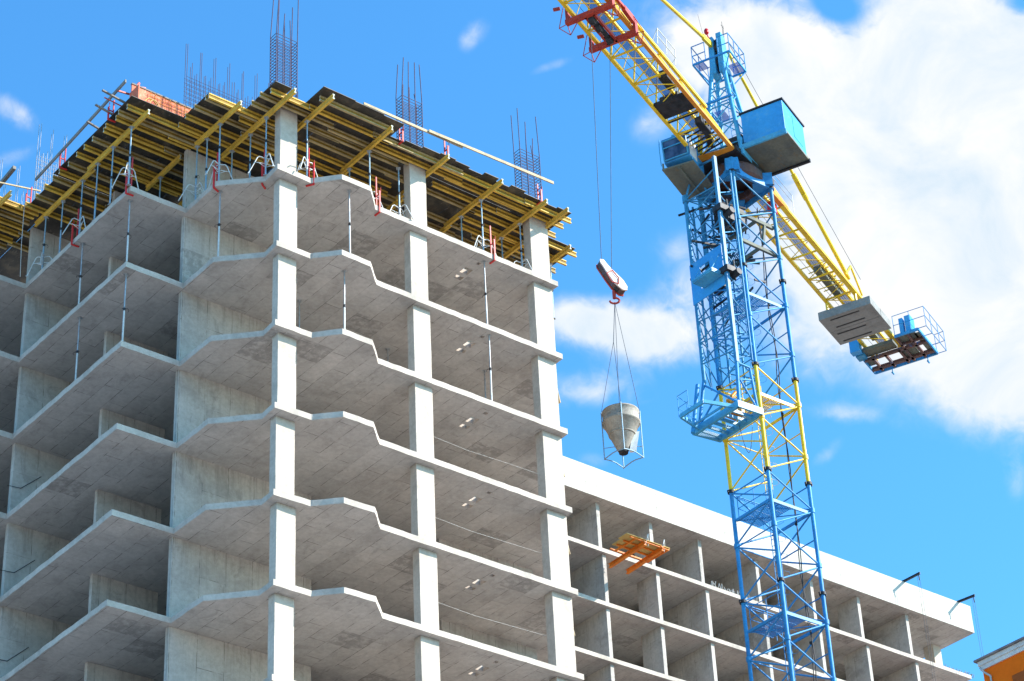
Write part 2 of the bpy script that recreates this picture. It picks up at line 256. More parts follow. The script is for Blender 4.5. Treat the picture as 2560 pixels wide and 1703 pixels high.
# ------------------------------------------------------------ mesh builder
class MB:
    def __init__(s): s.v = []; s.f = []; s.m = []; s.sm = []
    def add(s, vs, fs, mi=0, smooth=False):
        o = len(s.v); s.v += [tuple(x) for x in vs]
        for f in fs: s.f.append([i+o for i in f]); s.m.append(mi); s.sm.append(smooth)
        return s
    def box(s, x0, x1, y0, y1, z0, z1, mi=0):
        v = [(x0,y0,z0),(x1,y0,z0),(x1,y1,z0),(x0,y1,z0),(x0,y0,z1),(x1,y0,z1),(x1,y1,z1),(x0,y1,z1)]
        return s.add(v, [(3,2,1,0),(4,5,6,7),(0,1,5,4),(1,2,6,5),(2,3,7,6),(3,0,4,7)], mi)
    def hexa(s, b4, t4, mi=0):
        return s.add(list(b4)+list(t4), [(3,2,1,0),(4,5,6,7),(0,1,5,4),(1,2,6,5),(2,3,7,6),(3,0,4,7)], mi)
    def prof(s, a, b, pts, up=(0, 0, 1), mi=0, cap=None):
        """extrude a closed 2-D profile (side, up) from a to b"""
        a, b = Vector(a), Vector(b); d = (b-a).normalized(); upv = Vector(up)
        if abs(d.dot(upv)) > 0.99: upv = Vector((1, 0, 0))
        sd = d.cross(upv).normalized(); u = sd.cross(d)
        n = len(pts); vs = [a+sd*x+u*y for x, y in pts]+[b+sd*x+u*y for x, y in pts]
        s.add(vs, [(i, (i+1) % n, n+(i+1) % n, n+i) for i in range(n)], mi)
        cm = mi if cap is None else cap
        s.add(vs[:n], [tuple(reversed(range(n)))], cm); s.add(vs[n:], [tuple(range(n))], cm)
        return s
    def bar(s, a, b, w, h=None, up=(0, 0, 1), mi=0):
        h = h or w
        return s.prof(a, b, [(-w/2,-h/2),(w/2,-h/2),(w/2,h/2),(-w/2,h/2)], up, mi)
    def ibeam(s, a, b, w=0.08, h=0.2, ft=0.04, wt=0.03, up=(0, 0, 1), mi=0, cap=None, web=None):
        W, H, t = w/2, h/2, wt/2
        pts = [(-W,-H),(W,-H),(W,-H+ft),(t,-H+ft*1.3),(t,H-ft*1.3),(W,H-ft),(W,H),(-W,H),(-W,H-ft),(-t,H-ft*1.3),(-t,-H+ft*1.3),(-W,-H+ft)]
        n0 = len(s.m); s.prof(a, b, pts, up, mi, cap)
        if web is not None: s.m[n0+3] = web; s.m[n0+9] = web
        return s
    def tube(s, a, b, r, n=8, r2=None, mi=0, cap=True):
        a, b = Vector(a), Vector(b); d = (b-a)
        if d.length < 1e-6: return s
        d.normalize(); up = Vector((0,0,1)) if abs(d.z) < 0.95 else Vector((1,0,0))
        sd = d.cross(up).normalized(); u = sd.cross(d); r2 = r if r2 is None else r2
        vs = [a+(sd*math.cos(t)+u*math.sin(t))*r for t in [2*math.pi*i/n for i in range(n)]]
        vs += [b+(sd*math.cos(t)+u*math.sin(t))*r2 for t in [2*math.pi*i/n for i in range(n)]]
        s.add(vs, [(i, (i+1) % n, n+(i+1) % n, n+i) for i in range(n)], mi, True)
        if cap: s.add(vs[:n], [tuple(reversed(range(n)))], mi); s.add(vs[n:], [tuple(range(n))], mi)
        return s
    def path(s, pts, r, n=6, mi=0):
        for a, b in zip(pts, pts[1:]): s.tube(a, b, r, n, mi=mi)
        return s
    def lathe(s, c, prof, n=24, mi=0, a0=0, a1=2*math.pi, sm=True):
        full = abs(a1-a0-2*math.pi) < 1e-6; k = n if full else n+1; vs = []
        for r, z in prof:
            for i in range(k):
                t = a0+(a1-a0)*i/n; vs.append((c[0]+r*math.cos(t), c[1]+r*math.sin(t), c[2]+z))
        fs = []
        for j in range(len(prof)-1):
            for i in range(n): fs.append((j*k+i, j*k+(i+1) % k, (j+1)*k+(i+1) % k, (j+1)*k+i))
        return s.add(vs, fs, mi, sm)
    def poly(s, pts, z0, z1, mt=0, mb=0, ms=0, holes=()):
        loops = [list(pts)]+[list(h) for h in holes]
        flat = [q for l in loops for q in l]
        tri = tessellate_polygon([[Vector((x, y, 0)) for x, y in l] for l in loops])
        n = len(flat); vb = [(x, y, z0) for x, y in flat]; vt = [(x, y, z1) for x, y in flat]
        def cw(t): a, b, c = [flat[i] for i in t]; return (b[0]-a[0])*(c[1]-a[1])-(b[1]-a[1])*(c[0]-a[0]) < 0
        tri = [t if not cw(t) else (t[0], t[2], t[1]) for t in tri]
        s.add(vt, [tuple(t) for t in tri], mt); s.add(vb, [(t[0], t[2], t[1]) for t in tri], mb)
        o = 0
        for li, l in enumerate(loops):
            k = len(l); area = sum(l[i][0]*l[(i+1) % k][1]-l[(i+1) % k][0]*l[i][1] for i in range(k))
            flip = (area < 0) ^ (li > 0)
            vs = [(x, y, z0) for x, y in l]+[(x, y, z1) for x, y in l]
            fs = [(i, (i+1) % k, k+(i+1) % k, k+i) for i in range(k)]
            if flip: fs = [tuple(reversed(f)) for f in fs]
            s.add(vs, fs, ms)
        return s
    def obj(s, name, mats, parent=None, bevel=0.0):
        me = bpy.data.meshes.new(name)
        if parent is not None:
            pl = WORLD[parent.name]; vs = [(x-pl[0], y-pl[1], z-pl[2]) for x, y, z in s.v]
        else: vs = s.v
        me.from_pydata(vs, [], s.f)
        mats = mats if isinstance(mats, (list, tuple)) else [mats]
        for q in mats: me.materials.append(M[q] if isinstance(q, str) else q)
        me.polygons.foreach_set('material_index', s.m); me.polygons.foreach_set('use_smooth', s.sm)
        me.update()
        o = bpy.data.objects.new(name, me); sc.collection.objects.link(o)
        if parent is not None: o.parent = parent; WORLD[o.name] = WORLD[parent.name]
        else: WORLD[o.name] = (0, 0, 0)
        if bevel:
            bv = o.modifiers.new('bevel', 'BEVEL'); bv.width = bevel; bv.segments = 2; bv.limit_method = 'ANGLE'
        return o
WORLD = {}
def tag(o, label, cat, group=None, kind=None):
    if label: o['label'] = label
    if cat: o['category'] = cat
    if group: o['group'] = group
    if kind: o['kind'] = kind
    return o
def thing(name, loc, label, cat, group=None):
    o = bpy.data.objects.new(name, None); sc.collection.objects.link(o); o.location = loc
    o.empty_display_size = 0.3
    WORLD[o.name] = tuple(loc); return tag(o, label, cat, group)
def dup(root, loc, label, group=None, cat=None):
    r = root.copy(); sc.collection.objects.link(r); r.location = loc
    r['label'] = label
    if group: r['group'] = group
    for ch in root.children:
        c = ch.copy(); sc.collection.objects.link(c); c.parent = r
        for g in ch.children:
            d = g.copy(); sc.collection.objects.link(d); d.parent = c
    return r
# ------------------------------------------------------------ ground
g = MB().box(-1500, 1500, -1500, 1500, GZ-1, GZ).obj('ground', 'ground'); g['kind'] = 'structure'
# ============================================================ MAIN TOWER
H = 3.0; T = 0.2
OUT = [(0,0),(1.307,0),(1.35,-.03),(2.0,-.734),(3.136,-.734),(3.88,0),(11.7,0),(11.7,.85),(18.6,9.2),(18.6,24),(-5.6,24),(-5.6,10.6),
       (-3.27,10.6),(-3.27,3.72),(-1.126,3.72),(-1.126,1.938),(.06,.773)]
def rough(pts, step=0.28, amp=0.013):
    out = []
    for i, a in enumerate(pts):
        b = pts[(i+1) % len(pts)]; L = math.hypot(b[0]-a[0], b[1]-a[1])
        n = max(1, min(int(L/step), 44)); nx, ny = (b[1]-a[1])/L, -(b[0]-a[0])/L
        for k in range(n):
            t = k/n; j = 0 if k == 0 else random.uniform(-amp, amp)
            out.append((a[0]+(b[0]-a[0])*t+nx*j, a[1]+(b[1]-a[1])*t+ny*j))
    return out
def slab_mb(z, k):
    hs = []
    r = random.random
    e = 0.02
    for (x0, x1, y0, y1) in ((8.36, 8.70, 1.45, 1.68), (8.34, 8.68, 0.92, 1.27), (8.5, 8.66, .42, .58)):
        hs.append([(x0+e*r(), y0+e*r()), (x1-e*r(), y0+e*r()), (x1-e*r(), y1-e*r()), (x0+e*r(), y1-e*r())])
    o_ = [(x+random.uniform(-.022,.022), y+random.uniform(-.022,.022)) for x, y in OUT]
    return MB().poly(rough(o_), z-T+random.uniform(-.008,.008)*(k > 0), z, 0, 1, 2, hs)
tower = thing('concrete_tower', (0, 0, GZ), 'raw concrete high-rise frame with stepped balconies rising on the left', 'building')
nf = 16
cols = [(.30, .99, .33, .67), (5.50, 6.19, .23, .58), (10.80, 11.62, .24, .62)]
walls = [(-1.09, 4.0, 3.87, 4.05), (-1.86, .50, 7.27, 7.43), (-3.11, -.4, 10.75, 10.93), (9.1, 13.1, 3.85, 4.05), (13.5, 17.5, 9.2, 9.4), (-5.4, -4.9, 14.2, 14.4),
         (2.0, 12.9, 11.0, 11.2), (4.4, 4.6, 5.6, 10.9), (-4.6, 2.0, 17.4, 17.6), (9.2, 9.4, 4.2, 9.0), (1.5, 1.7, 7.6, 10.8)]
def column_mb(c, z0, z1):
    x0, x1, y0, y1 = c; j = lambda: random.uniform(-.012, .012)
    dx_, dy_ = random.uniform(-.022,.022), random.uniform(-.01,.03)
    q = (x0+j()+dx_, x1+j()+dx_, y0+j()+dy_, y1+j()+dy_); mb = MB(); n = 5
    rows = []
    for i in range(n+1):
        z = z0+(z1-z0)*i/n; e = lambda: random.uniform(-.004, .004)
        rows.append([(q[0]+e(), q[2]+e(), z), (q[1]+e(), q[2]+e(), z), (q[1]+e(), q[3], z), (q[0]+e(), q[3], z)])
    vs = [v for r_ in rows for v in r_]; fs = [(3, 2, 1, 0), tuple(4*n+i for i in range(4))]
    for i in range(n):
        for k in range(4): fs.append((4*i+k, 4*i+(k+1) % 4, 4*i+4+(k+1) % 4, 4*i+4+k))
    return mb.add(vs, fs)
low_slab = low_parts = None
for k in range(nf):
    z = -k*H
    if k <= 8:
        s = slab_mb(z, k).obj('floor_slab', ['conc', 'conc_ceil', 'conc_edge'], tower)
        low_slab = s; lowz = z
    else:
        c = low_slab.copy(); sc.collection.objects.link(c); c.parent = tower; c.location = (0, 0, z-lowz)
    z0 = z-H; z1 = z-T
    if k <= 8:
        low_parts = []
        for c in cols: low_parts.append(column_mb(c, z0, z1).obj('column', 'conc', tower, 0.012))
        for wq in walls:
            low_parts.append(MB().box(*wq, z0, z1).obj('wall', 'conc_wall', tower, 0.01))
    else:
        for o in low_parts:
            c = o.copy(); sc.collection.objects.link(c); c.parent = tower; c.location = (0, 0, z-lowz)
for c in cols: column_mb(c, 0, 2.76).obj('column', 'conc', tower, 0.012)
for wq in walls[:6]: MB().box(*wq, 0, 2.57).obj('wall', 'conc_wall', tower, 0.01)
MB().box(2.0, 12.8, 5.2, 5.4, 0, 2.57).obj('wall', 'conc_wall', tower)
# ------------------------------------------------------------ slab formwork over the top floor
ZG, ZJ, ZP = 2.48, 2.68, 2.78     # girder centre, joist centre, plywood underside
def formwork(label, joists, girders, sheets):
    f = thing('slab_formwork', (joists[0][0], joists[0][1], 2.38), label, 'formwork', 'timber formwork tables on the top floor')
    for (x0, x1, y) in joists:
        a = random.uniform(-.012, .012)
        MB().ibeam((x0, y-a, ZJ), (x1, y+a, ZJ), 0.08, 0.198, .038, .022, cap=1, web=2).obj('joist', [random.choice(['yellow', 'yellow_old']), 'beam_end', 'shaded_web'], f)
    for (x, y0, y1) in girders:
        a = random.uniform(-.02, .02)
        MB().ibeam((x-a, y0, ZG), (x+a, y1, ZG), 0.08, 0.198, cap=1).obj('girder', ['yellow', 'beam_end'], f)
    for (x0, x1, y0, y1) in sheets:
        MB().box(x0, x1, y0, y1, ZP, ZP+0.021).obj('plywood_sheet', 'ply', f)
    return f
def sheetgrid(x0, x1, y0, y1, sx=2.5, sy=1.25, rag=0.0, gap=0.006):
    out = []; x = x0; i = 0
    while x < x1-0.05:
        xe = min(x+sx, x1); y = y0+(random.uniform(-rag, rag) if rag else 0)
        while y < y1-0.05:
            ye = min(y+sy, y1); out.append((x+gap, xe-gap, y+gap, ye-gap)); y = ye
        x = xe
    return out
jl = []
for y in (3.19, 3.6, 3.91, 4.47, 4.71, 5.33, 5.88, 6.36, 7.0, 7.55, 7.97, 8.56, 9.21, 9.86):
    jl.append((-3.85+random.uniform(-.05, .05) + (-.0 if y < 8 else -.02), 0.05+random.uniform(-.3, .2) if y > 4 else -0.95, y))
for y in (4.3, 6.1, 8.3): jl.append((-1.85+random.uniform(-.3, .3), 1.9, y+0.12))
f1 = formwork('long yellow-joisted deck formwork over the left balcony, under the orange beam form', jl,
         [(-3.23, 2.8, 6.7), (-3.14, 6.45, 10.47), (-1.1, 4.27, 6.45), (.35, 4.6, 8.4)],
         sheetgrid(-3.92, 2.0, 2.73, 7.9, 1.25, 2.5) + sheetgrid(-3.72, 2.0, 7.91, 10.0, 1.25, 2.1))
jl = [(-1.99, -.35+1.4, 1.31), (-1.95, .9, 1.25-.08), (-2.02, 1.9, 1.92), (-2.01, 1.6, 2.51), (-1.94, 1.9, 3.05), (-1.9, 1.2, 3.73),
      (-.45, 1.25, -.22), (-.63, 2.3, .15), (-.61, 2.9, .67), (-.5, 2.3, 1.6), (0, 3.3, 2.25)]
jl = [(a, b, y) for a, b, y in jl]
f2 = formwork('yellow-joisted formwork corner projecting above the corner column', jl,
         [(-1.02, .67, 3.45), (.05, -.89, 3.44)],
         [(-1.95, -.5, 1.15, 2.72), (-.5, .13, .60, 2.72), (-.52, .13, -.60, .59), (.14, 1.02, -.24, 2.72), (1.03, 2.0, .1, 2.72)])
jl = [(1.08, 4.05, -.82), (1.05, 4.3, -.25), (3.63, 7.4, -.28), (3.9, 7.7, .14), (2.2, 5.9, .32), (1.4, 5.3, .62), 
      (6.4, 10.4, -.2), (10.17, 12.28, -.25), (7.0, 10.9, .22), (8.9, 12.26, .16), (6.9, 10.6, .80), (9.7, 12.39, .75), (2.0, 5.9, 1.15), (5.2, 9.1, 1.22),
      (8.6, 13.77, 1.24), (1.9, 5.8, 1.70), (9.0, 12.9, 1.75), (10.0, 13.81, 1.86), (2.1, 6.0, 2.2), (5.5, 9.4, 2.3), (9.2, 13.1, 2.2),
      (9.9, 13.8, 2.46), (2.1, 6.0, 2.75), (5.5, 9.4, 2.8), (9.2, 13.1, 2.85), (2.1, 6.0, 3.3), (5.5, 9.4, 3.35), (9.2, 13.1, 3.3), 
      (10.5, 13.7, 3.0), (2.1, 6.0, 3.8), (5.5, 9.4, 3.9), (9.2, 13.1, 3.8)]
f3 = formwork('long yellow-joisted deck formwork stretching from the corner column to the right end column', jl,
         [(1.25, -1.36, 1.6), (3.8, -1.13, 1.87), (3.9, 1.6, 4.2), (6.27, -.98, 2.0), (8.63, -.93, 2.35), (8.72, 2.1, 4.5), (10.62, -.92, 2.11), (11.57, -.96, 1.4),
          (11.5, 1.52, 3.9), (13.08, .74, 2.9), (6.4, 1.8, 4.2)],
         [(.92, 2.2, -1.29, -.02), (2.21, 3.4, -1.25, -.02), (3.41, 4.25, -1.20, -.42), (3.41, 4.8, -.41, .6), (1.03, 3.4, -.01, .1), (2.01, 3.4, .11, .60)] +
         [(4.81, 5.5, -.52, .6), (5.51, 6.2, -.60, .6), (6.21, 6.85, -.66, .6), (6.86, 7.5, -.60, .6), (7.51, 8.1, -.50, .6), (8.11, 8.72, -.66, .6), (8.73, 9.3, -.48, .6),
          (9.31, 9.95, -.62, .6), (9.96, 10.7, -.50, .6), (10.71, 11.45, -.47, .6), (11.46, 12.08, -.55, .6)] +
         sheetgrid(2.01, 12.1, .61, 5.2, 1.25, 2.5) + sheetgrid(12.11, 13.6, 1.05, 5.2, 1.5, 1.25))
jl = [(-8.2, -3.25, 10.10), (-8.2, -3.3, 10.36), (-8.2, -3.25, 10.76), (-8.1, -3.3, 11.16), (-8.2, -3.2, 11.56), (-8.2, -3.2, 12.05), (-8.2, -3.2, 12.5), (-8.2, -3.2, 13.0),
      (-8.2, -3.2, 13.5), (-8.2, -3.2, 14.0), (-3.3, .5, 11.4), (-3.3, .5, 12.2)]
f4 = formwork('yellow-joisted formwork strip at the far left edge beyond the balcony wall', jl, [(-4.75, 9.3, 12.8), (-7.2, 9.4, 13)], sheetgrid(-8.0, -3.0, 10.08, 16, 1.25, 2.5)+sheetgrid(-2.99, 2.0, 10.01, 16, 1.25, 2.5))
# ------------------------------------------------------------ steel props
def make_prop(h, collar, name, label, group, matname='steelblue', upper='steelblue'):
    """adjustable prop: thick outer tube below, thin inner tube above, collar with handle, plates"""
    t = thing(name, (0, 0, 0), label, 'prop', group)
    MB().tube((0,0,0.01), (0,0,collar), .030, 10).obj('outer_tube', matname, t)
    mb = MB().tube((0,0,collar), (0,0,h-.012), .024, 10)
    z = collar+.1
    while z < h-.1: mb.tube((-.0255, 0, z), (.0255, 0, z), .006, 4, mi=1); z += .1
    mb.obj('inner_tube', [upper, 'darksteel'], t)
    mb = MB().tube((0,0,collar-.05), (0,0,collar+.05), .042, 10)
    mb.path([(.04,0,collar), (.11,.02,collar+.02), (.14,.05,collar-.05), (.10,.06,collar-.10)], .008, 5)
    mb.tube((-.07,-.03,collar+.03), (.07,.03,collar+.03), .009, 5)
    mb.obj('collar', 'darksteel', t)
    MB().box(-.06,.06,-.06,.06,0,.012).obj('base_plate', 'galv', t)
    MB().box(-.075,.075,-.075,.075,h-.012,h-.001).tube((0,0,h-.07),(0,0,h-.012),.035,8).obj('head_plate', 'galv', t)
    return t
LTOP = 2.378
topprops = [(-3.32,3.72,1.25),(-3.26,4.99,1.1),(-3.21,6.08,1.15),(-3.15,7.19,1.3),(-3.11,8.6,1.2),(-3.12,9.76,1.2),
            (-1.03,1.9,1.35),(-.95,2.82,1.1),(-1.0,3.36,1.1),(.09,1.79,1.25),(.02,.74,1.35),(.08,2.9,1.2),(-1.1,5.53,1.0),
            (1.22,.12,1.5),(3.84,.25,1.35),(3.86,1.44,1.2),(5.2,.45,1.3),(8.63,.27,1.3),(8.66,1.45,1.1),(10.62,1.64,1.2),(10.62,.60,1.25),(6.27,1.5,1.2),(-4.75,10.9,1.2),(13.08,1.9,1.2)]
tl = ['nearest the balcony corner', 'second along from the balcony corner', 'third along from the balcony corner', 'fourth along, beside a red clamp',
      'fifth along, last before the end wall', 'standing in front of the end wall']
tl = ['blue-grey prop under the long left girder, '+q for q in tl]
tl += ['blue-grey prop at the angled slab corner beside a red clamp', 'blue-grey steel prop just behind the angled slab corner, in front of the concrete wall',
       'dark steel prop standing against the face of the concrete wall, left of the corner column', 'blue-grey steel prop midway between the angled slab corner and the corner column',
       'blue-grey steel prop immediately left of the corner column', 'dark steel prop in the gloom behind the props left of the corner column',
       'dark steel prop deep inside the left bay under the short yellow girder', 'pale steel prop immediately right of the corner column beside a red clamp', 'pale steel prop at the inner notch of the slab, left of the middle column',
       'dark steel prop deep inside the bay between corner and middle columns', 'grey steel prop touching the left side of the middle column', 'pale steel prop at the slab edge with a red clamp, between middle and right columns',
       'dark steel prop deep inside the bay right of the middle column', 'dark steel prop deep inside the bay left of the right end column', 'blue-grey steel prop touching the left side of the right end column',
       'dark steel prop behind the middle column', 'steel prop at the far left edge under the outer girder', 'steel prop behind the right end column under the projecting girder']
base_props = {}
for i, (x, y, cz) in enumerate(topprops):
    key = round(cz, 1)
    if key not in base_props:
        p0 = make_prop(LTOP, key, 'steel_prop', tl[i], 'steel props under the top formwork'); p0.location = (x, y, 0); base_props[key] = p0
        continue
    o = dup(base_props[key], (x, y, 0), tl[i]); o.rotation_euler = (0, 0, random.uniform(0, 6))
pr = make_prop(H-T-.002, 1.45, 'reshoring_prop', 'grey prop one floor below the formwork at the balcony corner', 'grey props left between finished floors', 'galv_lt', 'galv')
pr.location = (-2.97, 4.19, -H)
for (x, y, k, lb) in [(-3.01,7.16,1,'grey prop one floor below the formwork, midway along the left balcony'), (-.85,2.09,1,'grey prop one floor below the formwork in front of the concrete wall face'),
                      (2.58,-.35,1,'grey prop one floor below the formwork on the bay right of the corner column'), (8.67,.29,1,'grey prop one floor below the formwork by the slab holes'),
                      (2.57,-.02,2,'grey prop two floors below the formwork on the bay right of the corner column'), (8.71,.29,2,'grey prop two floors below the formwork, between middle and right end columns'),
                      (-2.99,7.08,2,'grey prop two floors below the formwork, midway along the left balcony'), (-3.02,4.1,2,'grey prop two floors below the formwork at the balcony corner'),
                      (2.35,2.18,2,'dark grey prop two floors below the formwork close behind the corner column'), (6.45,2.92,2,'dark prop just left of the middle column, two floors down'), (9.97,2.14,2,'darker prop behind the pale one, two floors down near the slab holes')]:
    o = dup(pr, (x, y, -k*H), lb); o.rotation_euler = (random.uniform(-.006,.006), random.uniform(-.006,.006), random.uniform(0, 6))
# ------------------------------------------------------------ folding tripods
def make_tripod(label):
    t = thing('folding_tripod', (0,0,0), label, 'tripod', 'folding tripods holding the props upright')
    for k, a in enumerate((0, 1.9, 3.6)):
        c, s = math.cos(a), math.sin(a)
        P = lambda r, z, o=0: (c*r-s*o, s*r+c*o, z)
        mb = MB().path([P(.035,.70), P(.20,.75), P(.27,.70), P(.56,.015)], .018, 7)
        mb.path([P(.035,.48), P(.35,.50)], .012, 6); mb.path([P(.035,.36), P(.24,.50)], .010, 6)
        mb.tube(P(.56,.015,-.05), P(.56,.015,.05), .02, 6)
        mb.obj('leg', 'galv_lt', t)
    MB().tube((0,0,.36), (0,0,.80), .040, 10).obj('clamp', 'galv', t)
    return t
tp = [(-3.32,3.72,.35,'pale folding tripod at the balcony corner with a pink tag'), (-3.15,7.19,1.0,'pale folding tripod at the slab edge midway along the left balcony'), (-3.12,9.76,2.2,'dark grey folding tripod in front of the end wall at far left'),
      (-1.0,3.36,2.9,'grey folding tripod standing against the concrete wall face'), (-1.03,1.9,-.25,'grey folding tripod on the angled slab corner left of the corner column'), (.02,.74,2.7,'grey folding tripod immediately left of the corner column'),
      (1.22,.12,.1,'white folding tripod immediately right of the corner column'), (3.84,.25,-.1,'white folding tripod at the inner notch of the slab beside a red clamp'), (5.2,.45,3.1,'small white folding tripod left of the middle column'),
      (8.63,.27,-.2,'white folding tripod between middle and right end columns beside a red clamp'), (10.62,.60,2.8,'white folding tripod left of the right end column'), (6.27,1.5,-.6,'pale folding tripod immediately right of the middle column'),
      (-4.75,10.9,-.3,'pale folding tripod at the far left edge of the photo')]
t0 = make_tripod(tp[0][3]); t0.location = (tp[0][0], tp[0][1], 0.001); t0.rotation_euler = (0,0,tp[0][2])
for x, y, a, lb in tp[1:]:
    o = dup(t0, (x, y, .001), lb); o.rotation_euler = (0, 0, a)
# ------------------------------------------------------------ red edge clamps
def make_clamp(label, th, hi, tall):
    """clamp gripping a slab of thickness th; local +x points outwards over the edge; z=0 is slab top"""
    t = thing('edge_clamp', (0,0,0), label, 'clamp', 'red guard-rail clamps')
    mb = MB().bar((.04,0,-th-.05), (.04,0,hi), .055, .045, (1,0,0))
    mb.bar((.05,0,-th-.045), (-.24,0,-th-.035), .05, .04).bar((.04,0,hi-.12), (-.16,0,hi-.12), .035, .03)
    mb.tube((.04,.05,hi), (.04,.05,hi+.16), .010, 6).tube((.04,-.07,hi-.02), (.04,.07,hi-.02), .010, 6)
    mb.obj('frame', 'red', t)
    MB().bar((-.14,0,.02), (-.14,0,tall), .045, .035, (1,0,0)).bar((-.14,0,.01), (-.05,0,.01), .05, .02).obj('post', 'red', t)
    return t
c0 = make_clamp('red clamp on the balcony corner in front of the tripod', T, .62, 1.30); c0.location = (-3.28, 3.86, 0); c0.rotation_euler = (0,0,math.pi)
for x, y, a, lb in [(-3.28,7.36,math.pi,'red clamp at the slab edge midway along the left balcony'), (-1.13,1.99,R(205),'red clamp at the angled slab corner left of the corner column'), (.05,.95,R(215),'red clamp just left of the corner column, at the bend of the slab'),
                    (1.36,.0,R(-60),'red clamp at the slab end right of the corner column'), (4.02,.0,R(-90),'pale red clamp at the inner notch of the slab'), (8.87,.0,R(-90),'bright red clamp on the slab edge left of the right end column')]:
    o = dup(c0, (x, y, 0), lb); o.rotation_euler = (0,0,a)
c1 = make_clamp('red clamp on the left deck edge beside the orange beam form', .05, .42, .78); c1.location = (-3.93, 4.16, 2.80); c1.rotation_euler = (0,0,math.pi)
for x, y, a, lb in [(-3.93,7.36,math.pi,'red clamp halfway along the left deck edge holding the grey plank'), (-3.8,9.95,math.pi,'red clamp at the far end of the left deck edge'), (4.68,-.48,R(-90),'small red clamp on the deck edge at the end of the projecting sheet'),
                    (6.5,-.62,R(-90),'pink-red clamp on the deck edge right of the middle column holding the plank'), (10.7,-.52,R(-90),'pink-red clamp on the deck edge near the right rebar cage'), (12.1,.9,R(0),'small red clamp behind the last joist ends at far right')]:
    o = dup(c1, (x, y, 2.80), lb); o.rotation_euler = (0,0,a)
def plank(a, b, label, mat='wood', wd=.15, th=.035, grp=None, up=(0,0,1)):
    o = MB().bar(a, b, th, wd, up).obj('guard_plank', mat); tag(o, label, 'plank', grp); return o
plank((-4.08,2.9,3.44), (-4.08,8.85,3.05), 'long grey guard plank along the left deck edge', 'wood_grey', .13, .045)
plank((2.9,-.76,3.34), (7.1,-.72,3.40), 'light brown guard plank overlapping above the middle of the deck', 'wood', .10, .04)
plank((5.6,-.80,3.38), (11.15,-.74,3.60), 'long light brown guard plank running down to the right rebar cage', 'wood', .11, .04)
plank((-4.35,10.0,4.17), (-4.35,13.0,3.80), 'dark channel-shaped plank end at the far left edge', 'wood_grey', .14, .12)
plank((-6.5,10.2,3.12), (-3.2,10.2,3.76), 'short pale board crossing behind the far end red clamp', 'wood', .05, .04)
# loose rope hanging at the left wall
mb = MB().path([(-3.86,10.0,2.8), (-3.80,10.1,1.2), (-3.66,10.3,.3), (-3.6,10.4,.06)], .012, 5); tag(mb.obj('hanging_rope', 'galv_lt'), 'thin pale rope hanging down from the far end red clamp', 'rope')
# ------------------------------------------------------------ orange beam form on the left deck
bf = thing('beam_form', (-3.6, 2.8, 2.80), 'orange-red timber beam form standing on the left deck', 'formwork box')
MB().box(-3.62, -.4, 3.30, 3.34, 2.80, 3.78).obj('back_panel', 'orangeform', bf)
mb = MB().box(-3.63, -.4, 3.27, 3.37, 3.78, 3.83); mb.obj('top_rail', 'wood_grey', bf)
MB().box(-3.66, -3.62, 2.78, 3.36, 2.80, 3.42).obj('end_panel', 'orangeform', bf)
mb = MB()
for i in range(14): 
    x = -2.95+i*.19; mb.tube((x,3.22,2.81), (x+random.uniform(-.02,.02),3.22,3.72), .010, 5)
for z in (3.0,3.2,3.38,3.52,3.65): mb.tube((-3.0,3.20,z), (-.4,3.20,z+random.uniform(-.03,.03)), .009, 5)
mb.obj('reinforcement', 'corange', bf)
mb = MB(); mb.path([(-3.05+.28*math.cos(t)*.9, 3.0, 2.82+.42*math.sin(t)) for t in [math.pi*i/10 for i in range(11)]], .02, 6)
mb.path([(-2.95+.22*math.cos(t)*.9, 2.95, 2.82+.36*math.sin(t)) for t in [math.pi*i/10 for i in range(11)]], .018, 6)
tag(mb.obj('coiled_hose', 'plydeck'), 'pale looped hose standing in front of the orange beam form', 'hose')
for y, z, l in ((3.6,3.15,1.0),(4.2,2.98,.9),(5.1,2.95,.7)):
    MB().bar((-3.6,y,z), (-3.6-l,y-.1,z+.05), .07, .05).obj('side_brace', 'wood_grey', bf)
mb = MB()
mb.bar((-3.6,3.5,3.5), (-4.1,3.4,3.35), .05, .05).bar((-3.7,3.7,3.05), (-4.3,3.9,3.3), .03, .03)
mb.obj('side_brace', 'redtrol', bf)
mb = MB().bar((-3.5,3.4,3.83), (-3.0,3.5,4.02), .06, .06).bar((-3.42,3.36,3.83),(-3.3,3.4,4.05),.05,.07); mb.obj('top_brace', 'red', bf)
# ------------------------------------------------------------ starter bars
def cage(x0, x1, y0, y1, ztie, ztop, label, lean):
    t = thing('rebar_cage', ((x0+x1)/2, (y0+y1)/2, 2.80), label, 'rebar', 'rebar cages above the columns')
    pts = [(x0,y0),((2*x0+x1)/3,y0),((x0+2*x1)/3,y0),(x1,y0),(x0,y1),((2*x0+x1)/3,y1),((x0+2*x1)/3,y1),(x1,y1)]
    for i, (x, y) in enumerate(pts):
        lx = lean[i % len(lean)]; zt = ztop-random.choice((0,.1,.9,1.1)) if i not in (0,3) else ztop
        MB().path([(x,y,2.80), (x+random.uniform(-.01,.01),y,ztie), (x+lx,y,zt)], .016, 6).obj('vertical_bar', 'rebar', t)
    z = 2.95
    while z < ztie:
        d = random.uniform(-.008,.008)
        MB().path([(x0,y0,z),(x1,y0,z+d),(x1,y1,z+d),(x0,y1,z),(x0,y0,z)], .011, 5).obj('tie', 'rebar', t)
        z += .135
    return t
cage(.10, .95, .33, .68, 5.85, 7.7, 'tall rebar cage rising above the corner column', (.1,.05,-.02,0.03))
cage(5.30, 6.17, .28, .62, 5.62, 7.25, 'rebar cage rising above the middle column', (.1,.02,0,-.08))
